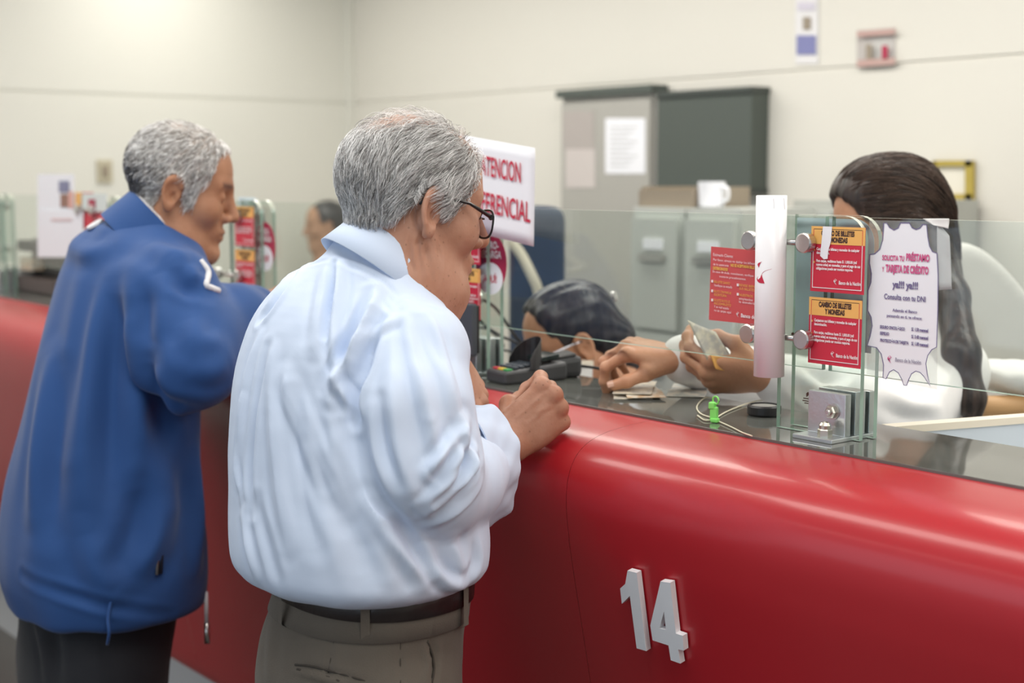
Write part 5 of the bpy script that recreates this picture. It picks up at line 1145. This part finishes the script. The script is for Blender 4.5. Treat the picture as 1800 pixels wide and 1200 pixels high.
    def trou(P):
        d = loft_z(P, TR, 2.3, .02)
        for s in (-1, 1): d = smin(d, chain(P, [np.array([c[1]+s*.085, c[2], c[0]+.05]), np.array([c[1]+s*.09, c[2]+.02, .42]), np.array([c[1]+s*.09, c[2], .06])], [.098, .085, .072], .03), .03)
        return smax(d, (.045-P[:, 2]).astype(f4), .008)
    V, Q = mesh_sdf(trou, (c[1]-.34, c[2]-.3, .02), (c[1]+.34, c[2]+.3, .86), .009); N, _ = sdf_normal(trou, V, .004); L3 = lambda pts, w, a: ([hit(trou, *p) for p in pts], w, a)
    npmesh('trousers', fold(V, N, [L3([(60, 1050), (75, 1120), (85, 1200)], .012, .008), L3([(95, 1060), (98, 1130), (105, 1200)], .012, -.008)]), Q, M_dtrou, man)
    for s in (-1, 1):
        cc = np.array([c[1]+s*.09, c[2]+.05, 0.]); sf = lambda P: smax(smin(ell(P, cc+np.array([0, .05, .03]), (.047, .11, .045)), ell(P, cc+np.array([0, -.06, .045]), (.04, .06, .055)), .04), (.0-P[:, 2]).astype(f4), .006)
        V, Q = mesh_sdf(sf, cc+np.array([-.08, -.16, -.02]), cc+np.array([.08, .2, .14]), .009); npmesh('shoe', V, Q, M_belt, man)
far_man()

# ------------------------------------------------------------------ the tellers
SK3 = skinmat('skin_warm', (.50, .255, .150), (.56, .30, .185), (.45, .13, .10), (.03, .02, .02), .08)
M_blou = clothmat('blouse_white', (.82, .81, .80), (.86, .85, .84), .7, .1, 8, 600, .08)
M_navy = clothmat('top_navy', (.02, .03, .07), (.03, .04, .09), .8, .1, 10, 400, .1)
def streaky(name, c0, c1, axis_scale):
    if name in MATS: return MATS[name]
    m = mat(name, c0, .36, spec=.5); n = m.node_tree.nodes; l = m.node_tree.links; tc = n.new('ShaderNodeTexCoord'); mp = n.new('ShaderNodeMapping'); mp.inputs['Scale'].default_value = axis_scale
    t = n.new('ShaderNodeTexNoise'); t.inputs['Scale'].default_value = 30; t.inputs['Detail'].default_value = 4; l.new(tc.outputs['Object'], mp.inputs[0]); l.new(mp.outputs[0], t.inputs['Vector'])
    r = n.new('ShaderNodeValToRGB'); r.color_ramp.elements[0].position = .38; r.color_ramp.elements[1].position = .68; r.color_ramp.elements[0].color = (*c0, 1); r.color_ramp.elements[1].color = (*c1, 1); l.new(t.outputs['Fac'], r.inputs[0]); l.new(r.outputs[0], n['Principled BSDF'].inputs['Base Color'])
    b = n.new('ShaderNodeBump'); b.inputs['Strength'].default_value = .5; b.inputs['Distance'].default_value = .004; l.new(t.outputs['Fac'], b.inputs['Height']); l.new(b.outputs[0], n['Principled BSDF'].inputs['Normal']); return m
HA = Frame(at(1562, 404, d=2.63), facing(188, 16), .96, 0.)
def teller_a():
    base = HA.w((0, 0, 0)).copy(); base[2] = 0
    t = thing('person', base, 'long-haired teller in a white blouse counting banknotes behind the glass', 'person')
    nk = HA.w((0, -.05, -.17)); sh_n = at(1660, 655, d=2.58); sh_f = sh_n+np.array([-.27, .17, .02]); 
    el_n = at(1590, 760, d=2.47); el_n[2] = 1.10; wr_n = at(1345, 662, d=2.345); el_f = at(1470, 700, d=2.75); wr_f = at(1196, 630, d=2.43)
    pelv = (sh_n+sh_f)/2*np.array([1, 1, 0])+np.array([.03, .06, .80])
    HF = hand_parts(wr_f, -_R*.96+_U*.22+_F*.12, _U*.80-_F*.30-_R*.2, 1, [(.80, .85, .3), (.85, .95, .5), (.80, 1.0, .55), (.75, 1.0, .6)], [(.8, .55, -.38), (.75, .35, -.42), (.8, .2, -.42)], 1.0, .06)
    HN = hand_parts(wr_n, -_R*.95+_U*.02+_F*.1, -_U*.60-_F*.66+_R*.0, -1, [(.75, .65, .4), (.8, .7, .4), (.85, .75, .45), (.9, .8, .5)], [(.7, .55, -.55), (.9, .1, -.4), (1, -.1, -.2)], 1.02, .05)
    def body(P):
        d = head_at(P, HA, fem=True, nose=.9); d = smin(d, rcone(P, HA.w((0, -.025, -.05)), nk, .046, .052), .03); d = smin(d, rcone(P, nk, (sh_n+sh_f)/2-np.array([0, 0, .08]), .052, .09), .05)
        for a, b, c, H in ((sh_n, el_n, wr_n, HN), (sh_f, el_f, wr_f, HF)):
            d = smin(d, rcone(P, (sh_n+sh_f)/2*.6+a*.4-np.array([0, 0, .03]), a, .06, .045), .03); d = smin(d, rcone(P, a, b, .045, .036), .02); d = smin(d, rcone(P, b, c, .036, .026), .015); d = smin(d, hand_sdf(P, H), .012)
        return d
    pts = np.array([sh_n, sh_f, el_n, el_f, wr_n, wr_f]); lo = pts.min(0)-.14; hi = pts.max(0)+.14; hi[2] = 1.58
    V, Q = mesh_sdf(body, lo, hi, .0036); npmesh('body', V, Q, SK3, t, attrs={'scalp': np.zeros(len(V)), 'lip': np.zeros(len(V))}); nails(HF, M_nail, t, (4,))
    pt = HF['F'][3][0]; c = pt[0]*.45+pt[1]*.55; ax = pt[1]-pt[0]; x, y, z = [np.array(v) for v in frame_of(ax)]
    tube('ring', [c+(x*math.cos(a)+y*math.sin(a))*.0094 for a in np.linspace(0, 6.2832, 21)], .0015, mat('gold', (.85, .60, .20), .2, metal=1.), t, 6, False)
    # hair
    E_ = lambda q, c, r: ell(q, c, r)
    locks = [HA.w((.06, -.085, .02)), at(1672, 520, d=2.56), at(1690, 620, d=2.50), at(1706, 700, d=2.49), at(1712, 756, d=2.50)]
    def hair(P):
        q = HA.loc(P); d = E_(q, (0, -.018, .048), (.086, .108, .094)); d = smin(d, E_(q, (0, .022, .075), (.075, .070, .064)), .03)
        a = q.copy(); a[:, 0] = np.abs(a[:, 0]); d = smin(d, rcone(a, (.062, -.02, .01), (.058, -.055, -.15), .030, .028), .03)
        d = smax(d, -ell(q, (0, .105, -.005), (.074, .085, .100)), .012)
        d = smin(d, rcone(P, HA.w((0, -.085, 0)), HA.w((0, -.085, -.20)), .045, .03), .04)
        return smin(d, chain(P, locks, [.034, .030, .030, .024, .010], .02), .03)
    lo = HA.w((0, 0, 0))-.26; hi = HA.w((0, 0, 0))+.26; lo[2] -= .25; hi[2] = 1.6; V, Q = mesh_sdf(hair, lo, hi, .0045); N, _ = sdf_normal(hair, V, .003)
    q = HA.loc(V.astype(f4)); ph = np.arctan2(q[:, 0], q[:, 2]+.25)*70+q[:, 1]*25; V = V+N*((np.sin(ph)*.0012+np.sin(ph*2.3+1)*.0008)*np.clip((q[:, 2]+.02)/.04, 0, 1))[:, None]
    npmesh('hair', V, Q, streaky('hair_dark_brown', (.012, .008, .007), (.055, .034, .026), (3, 3, .35)), t)
    hg = gridded(hair, HA.w((0, 0, 0))-.2, HA.w((0, 0, 0))+.2, .005); rg = np.random.default_rng(8); cand = np.where((q[:, 2] > -.03) & (q[:, 1] < .075))[0]; ix = rg.choice(cand, 3500)
    def comb(P): l = HA.loc(P.astype(f4)).astype(float); v = np.stack([l[:, 0]*4, -.9+0*l[:, 0], -.15-np.clip(-l[:, 1]*9, 0, 1.2)], 1); return v@HA.R.T
    tag(strands(hg, V[ix], comb, .07, 6, .0007, .003, 'hair_strands', hairmat('hair_brown_strands', (.014, .009, .008), (.12, .075, .055), .35), t, .08, seed=9), kind='stuff')
    # blouse
    ctr = (sh_n+sh_f)/2
    def blou(P):
        d = chain(P, [ctr-np.array([0, 0, .03]), pelv], [.115, .135], .03); d = smin(d, rcone(P, nk-np.array([0, 0, .04]), ctr, .066, .115), .05)
        for a, b, c in ((sh_n, el_n, wr_n), (sh_f, el_f, wr_f)):
            d = smin(d, rcone(P, ctr, a, .112, .076), .03); d = smin(d, chain(P, [a, b], [.072, .068], .02), .02); e_ = .10 if c is wr_n else .03; d = smin(d, rcone(P, b, b*e_+c*(1-e_), .068, .044), .02)
        return d
    lo = pts.min(0)-.17; hi = pts.max(0)+.17; lo[2] = .78; V, Q = mesh_sdf(blou, lo, hi, .0055); N, _ = sdf_normal(blou, V, .003); L4 = lambda p_, w, a: ([hit(blou, *p) for p in p_], w, a)
    V = fold(V, N, [L4([(1560, 690), (1600, 710), (1650, 715)], .012, .008), L4([(1545, 715), (1590, 735), (1640, 738)], .012, -.008), L4([(1400, 660), (1440, 690), (1490, 690)], .011, .009), L4([(1420, 650), (1460, 668), (1500, 660)], .010, -.009), L4([(1450, 700), (1480, 680), (1500, 655)], .011, .009), L4([(1660, 610), (1680, 650), (1690, 690)], .010, .006), L4([(1640, 600), (1650, 640), (1640, 680)], .012, -.006), L4([(1385, 690), (1420, 715), (1460, 725)], .011, .008), L4([(1230, 620), (1260, 650), (1250, 690)], .009, .005)])
    npmesh('blouse', V+N*(fbm(V, 30, 11)*.002)[:, None], Q, M_blou, t)
    # notes in her hand
    for k, (q4, m, lb) in enumerate((([(1208, 562), (1258, 583), (1296, 645), (1243, 632)], M_note[0], 'front banknote held up in the teller\'s fingers'), ([(1216, 566), (1264, 590), (1300, 652), (1250, 640)], M_note[2], 'rear banknote held up in the teller\'s fingers'), ([(1247, 622), (1276, 628), (1276, 652), (1258, 648)], mat('banknote_orange', (.72, .40, .10), .6, noise=(60, .4, (.55, .26, .06))), 'orange folded banknote end in the teller\'s palm'))):
        dd = (2.322, 2.330, 2.316)[k]; P4 = [at(px, py, d=dd+(.012 if i in (1, 2) else 0)) for i, (px, py) in enumerate(q4)]
        tag(sheet('banknote', P4, m, None, .0005, bulge=.003), lb, 'banknote', 'banknotes in the teller\'s hand')
teller_a()
HB = Frame(at(1004, 602, d=2.96), facing(196, 22), .93, 0.)
def teller_b():
    base = HB.w((0, 0, 0)).copy(); base[2] = 0
    t = thing('person', base, 'dark-haired teller with glasses bent low behind the card terminal', 'person')
    nk = HB.w((0, -.07, -.16)); sh = [nk+np.array([.14, -.10, -.09]), nk+np.array([-.14, .10, -.09])]; ctr = (sh[0]+sh[1])/2; el = [s+np.array([-.06, -.02, -.17]) for s in sh]; el = [np.array([e[0], e[1], max(e[2], .83)]) for e in el]; wr = [e+np.array([-.10, -.17, .05]) for e in el]; wr = [np.array([w[0], max(w[1], 2.03), max(w[2], .85)]) for w in wr]
    HH = [hand_parts(w, w-e, (0, 0, 1), s, [(.4, .5, .3)]*4, [(.8, .5, -.2), (.9, .2, -.2), (1, 0, -.2)], .95) for w, e, s in zip(wr, el, (-1, 1))]
    def body(P):
        d = head_at(P, HB, fem=True, nose=.95); d = smin(d, rcone(P, HB.w((0, -.03, -.05)), nk, .046, .052), .03); d = smin(d, rcone(P, nk, ctr-np.array([0, 0, .06]), .052, .09), .05)
        for a, b, c, H in zip(sh, el, wr, HH): d = smin(d, rcone(P, ctr-np.array([0, 0, .03]), a, .06, .045), .03); d = smin(d, rcone(P, a, b, .043, .036), .02); d = smin(d, rcone(P, b, c, .036, .026), .015); d = smin(d, hand_sdf(P, H), .012)
        return d
    pts = np.array(sh+el+wr); lo = pts.min(0)-.14; hi = pts.max(0)+.14; hi[2] = 1.40; lo = np.minimum(lo, HB.w((0, 0, 0))-.16); hi[:2] = np.maximum(hi[:2], HB.w((0, 0, 0))[:2]+.16)
    V, Q = mesh_sdf(body, lo, hi, .0042); q = HB.loc(V.astype(f4)); brow = np.exp(-((q[:, 2]-.031)/.005)**2)*(np.abs(q[:, 0]) > .012)*(np.abs(q[:, 0]) < .05)*(q[:, 1] > .07); npmesh('body', V, Q, SK3, t, attrs={'scalp': brow, 'lip': np.zeros(len(V))})
    def hair(P):
        q = HB.loc(P); d = ell(q, (0, -.018, .046), (.083, .104, .090)); d = smin(d, ell(q, (0, .025, .070), (.070, .062, .058)), .03); d = smin(d, ell(q, (0, -.075, -.02), (.065, .05, .075)), .03); d = smin(d, rcone(q, (0, -.10, -.03), (0, -.10, -.15), .045, .03)*1., .03)
        a = q.copy(); a[:, 0] = np.abs(a[:, 0]); d = smax(d, -ell(q, (0, .125, .015), (.090, .097, .115)), .010); return smax(d, -ell(a, (.085, .000, -.020), (.030, .035, .048)), .008)
    V, Q = mesh_sdf(hair, HB.w((0, 0, 0))-.24, HB.w((0, 0, 0))+.24, .0050); N, _ = sdf_normal(hair, V, .003); q = HB.loc(V.astype(f4)); ph = np.arctan2(q[:, 0], q[:, 2]+.1)*45+q[:, 1]*10; V = V+N*(np.sin(ph)*.0015)[:, None]
    npmesh('hair', V, Q, streaky('hair_black', (.008, .008, .012), (.04, .032, .036), (2.5, 2.5, .8)), t)
    p = at(1077, 522, d=2.88); lathe('hair_clip', [(.004, 0), (.011, .003), (.010, .008), (.003, .010)], p, _R*.8-_F*.5+_U*.3, M_steel, t, 14)
    g = lambda *p: HB.w(p); gl = bpy.data.objects.new('glasses', None); link(gl, t); M_f = mat('wire_frame', (.55, .55, .60), .2, metal=1.); M_l = glassmat('violet_lens', (.80, .74, .92), 1.5)
    for s in (-1, 1):
        rr = [g(s*.034+.025*math.cos(a), .112-.004*abs(math.cos(a)), .003+.018*math.sin(a)) for a in np.linspace(0, 6.2832, 25)]; tube('rim', rr, .0012, M_f, gl, 6, False); meshobj('lens', [np.mean(rr[:-1], 0)]+rr[:-1], [(0, i+1, (i+1) % 24+1) for i in range(24)], M_l, gl)
        tube('temple', [g(s*.060, .106, .010), g(s*.076, .09, .012), g(s*.080, .02, .014), g(s*.080, -.015, .010)], [.003, .004, .0028, .0018], M_f, gl, 6)
    def top(P):
        d = chain(P, [ctr-np.array([0, 0, .04]), np.array([ctr[0]+.02, ctr[1]+.60, .60])], [.11, .14], .03); d = smin(d, rcone(P, nk-np.array([0, 0, .06]), ctr, .058, .10), .05)
        for a, b, c in zip(sh, el, wr): d = smin(d, rcone(P, ctr, a, .09, .062), .03); d = smin(d, rcone(P, a, b, .062, .052), .02); d = smin(d, rcone(P, b, b*.3+c*.7, .052, .042), .02)
        return d
    V, Q = mesh_sdf(top, (ctr[0]-.42, ctr[1]-.42, .42), (ctr[0]+.42, ctr[1]+.68, 1.25), .009); npmesh('top', V, Q, M_navy, t)
teller_b()
# a colleague far back by the side wall
HC = Frame(at(572, 398, d=6.5), facing(200, 5), .88, 0.)
def colleague():
    base = HC.w((0, 0, 0)).copy(); base[2] = 0; t = thing('person', base, 'distant blurred colleague with dark hair seen between the two customers', 'person'); o = HC.w((0, 0, 0)); c = o+np.array([0, 0, -.32])
    SK = skinmat('skin_far', (.42, .22, .13), (.46, .25, .15), (.3, .1, .08), (.03, .02, .02), 0.)
    def body(P):
        d = head_at(P, HC); d = smin(d, rcone(P, o, c, .05, .07), .03)
        for s in (-1, 1): d = smin(d, chain(P, [c, c+np.array([s*.17, 0, 0]), c+np.array([s*.21, -.03, -.27]), c+np.array([s*.14, -.24, -.25])], [.07, .05, .04, .035], .03), .03)
        return d
    V, Q = mesh_sdf(body, o-np.array([.4, .4, .72]), o+np.array([.4, .25, .2]), .009); npmesh('body', V, Q, SK, t, attrs={'scalp': np.zeros(len(V)), 'lip': np.zeros(len(V))})
    V, Q = mesh_sdf(lambda P: smax(ell(HC.loc(P), (0, -.018, .046), (.084, .105, .090)), -ell(HC.loc(P), (0, .115, -.005), (.074, .078, .088)), .01), o-.2, o+.2, .009); npmesh('hair', V, Q, MATS['hair_black'], t)
    def top(P):
        d = chain(P, [c-np.array([0, 0, .02]), c*np.array([1, 1, 0])+np.array([0, 0, .55])], [.125, .15], .03)
        for s in (-1, 1): d = smin(d, chain(P, [c+np.array([s*.08, 0, -.02]), c+np.array([s*.17, 0, 0]), c+np.array([s*.21, -.03, -.27])], [.09, .065, .055], .03), .03)
        return d
    V, Q = mesh_sdf(top, c-np.array([.45, .4, .8]), c+np.array([.45, .3, .2]), .014); npmesh('top', V, Q, clothmat('top_sage', (.42, .43, .36), (.45, .46, .39), .8), t)
    def leg(P): return chain(P, [c*np.array([1, 1, 0])+np.array([0, 0, .6]), c*np.array([1, 1, 0])+np.array([0, 0, .05])], [.15, .11], .03)
    V, Q = mesh_sdf(leg, (c[0]-.3, c[1]-.3, -.1), (c[0]+.3, c[1]+.3, .9), .02); V[:, 2] = np.maximum(V[:, 2], 0); npmesh('skirt', V, Q, M_navy, t)
colleague()

# ------------------------------------------------------------------ chairs behind the counter
M_chair = clothmat('chair_pale_grey', (.56, .55, .52), (.60, .59, .56), .8, .1, 10, 300, .2); M_arm = mat('chair_arm_tan', (.55, .33, .15), .5, noise=(9, .5, (.48, .28, .12)))
pc = at(1700, 560, d=2.95)
t = thing('office_chair', (pc[0], pc[1], 0), 'pale grey high-backed office chair with tan armrest behind the long-haired teller', 'chair')
ux = _R*.98+_F*.2; ux[2] = 0; ux /= np.linalg.norm(ux); uy = np.array([-ux[1], ux[0], 0])
def chair_back(P):
    q = P-np.asarray(pc, f4); a = q@ux.astype(f4); b = q@uy.astype(f4); z = P[:, 2]; zt = 1.375-1.1*np.maximum(0, np.abs(a+.07)-.05)**1.6*2.2
    return smax(smax(np.abs(b)-.035, z-zt.astype(f4), .03), smax(np.abs(a+.05)-.24, .62-z, .03), .03)
V, Q = mesh_sdf(chair_back, pc-np.array([.45, .45, .55]), pc+np.array([.45, .45, .5]), .012); npmesh('backrest', V, Q, M_chair, t)
bm = bmesh.new(); s0 = pc*np.array([1, 1, 0])-uy*.25-ux*.05; addbox(bm, s0+np.array([-.24, -.23, .56]), s0+np.array([.24, .23, .66]), math.atan2(ux[1], ux[0]), s0, .03); bmobj('seat', bm, M_chair, t)
tube('gas_column', [s0+np.array([0, 0, .09]), s0+np.array([0, 0, .57])], .03, M_black, t, 12)
for k in range(5):
    a = k*1.2566; e = s0+np.array([math.cos(a)*.28, math.sin(a)*.28, .06]); tube('base_arm', [s0+np.array([0, 0, .10]), e], [.025, .016], M_black, t); lathe('caster', [(.02, -.012), (.026, -.008), (.026, .008), (.02, .012)], e-np.array([0, 0, .034]), (-math.sin(a), math.cos(a), 0), M_black, t, 14)
a0 = at(1716, 716, d=2.62); a1 = at(1850, 712, d=2.62); tube('armrest', spline([a0+np.array([-.02, .02, -.01]), a0, (a0+a1)/2, a1], 5), .021, M_arm, t, 12)
tube('arm_post', [a1-np.array([0, 0, .0]), a1*np.array([1, 1, 0])+np.array([0, 0, .60]), s0+np.array([0, 0, .58])], .014, M_black, t)
p = at(1770, 660, d=2.66); t = thing('white_cushion', p-np.array([0, 0, .04]), 'soft white folded cloth over the tan armrest', 'cloth')
V, Q = mesh_sdf(lambda P: smin(ell(P, p, (.085, .05, .030)), ell(P, p+np.array([.05, .03, -.012]), (.08, .05, .024)), .03), p-.15, p+.2, .007); N, _ = sdf_normal(lambda P: ell(P, p, (.085, .05, .030)), V); npmesh('cloth', V+N*(fbm(V, 60, 5)*.004)[:, None], Q, M_blou, t)
# dark blue chair with a beige strap behind the low teller
pb = at(944, 470, d=4.0); M_bl = clothmat('chair_navy', (.03, .045, .075), (.035, .052, .085), .8, .1, 10, 300, .2)
t = thing('swivel_chair', (pb[0], pb[1], 0), 'dark blue chair back with a beige strap behind the low teller', 'chair')
def cb(P):
    q = P-np.asarray(pb, f4); a = q@_R.astype(f4); b = q@_Fh.astype(f4); z = P[:, 2]; return smax(smax(np.abs(b)-.04, np.abs(a)-.078, .03), smax(z-1.43, .72-z, .05), .05)
V, Q = mesh_sdf(cb, pb-np.array([.3, .3, .7]), pb+np.array([.3, .3, .4]), .012); npmesh('backrest', V, Q, M_bl, t)
s0 = pb*np.array([1, 1, 0])+_Fh*.2; bm = bmesh.new(); addbox(bm, s0+np.array([-.22, -.22, .46]), s0+np.array([.22, .22, .55]), YAW, s0, .03); bmobj('seat', bm, M_bl, t); tube('gas_column', [s0+np.array([0, 0, .02]), s0+np.array([0, 0, .47])], .03, M_black, t, 12); lathe('foot_ring', [(.25, 0), (.27, .012), (.25, .024)], s0, (0, 0, 1), M_black, t, 24)
tube('strap', spline([at(900, 425, d=3.9), at(918, 450, d=3.88), at(934, 482, d=3.86), at(946, 512, d=3.86), at(950, 560, d=3.88)], 5), .014, mat('strap_beige', (.52, .48, .38), .7), t, 8)
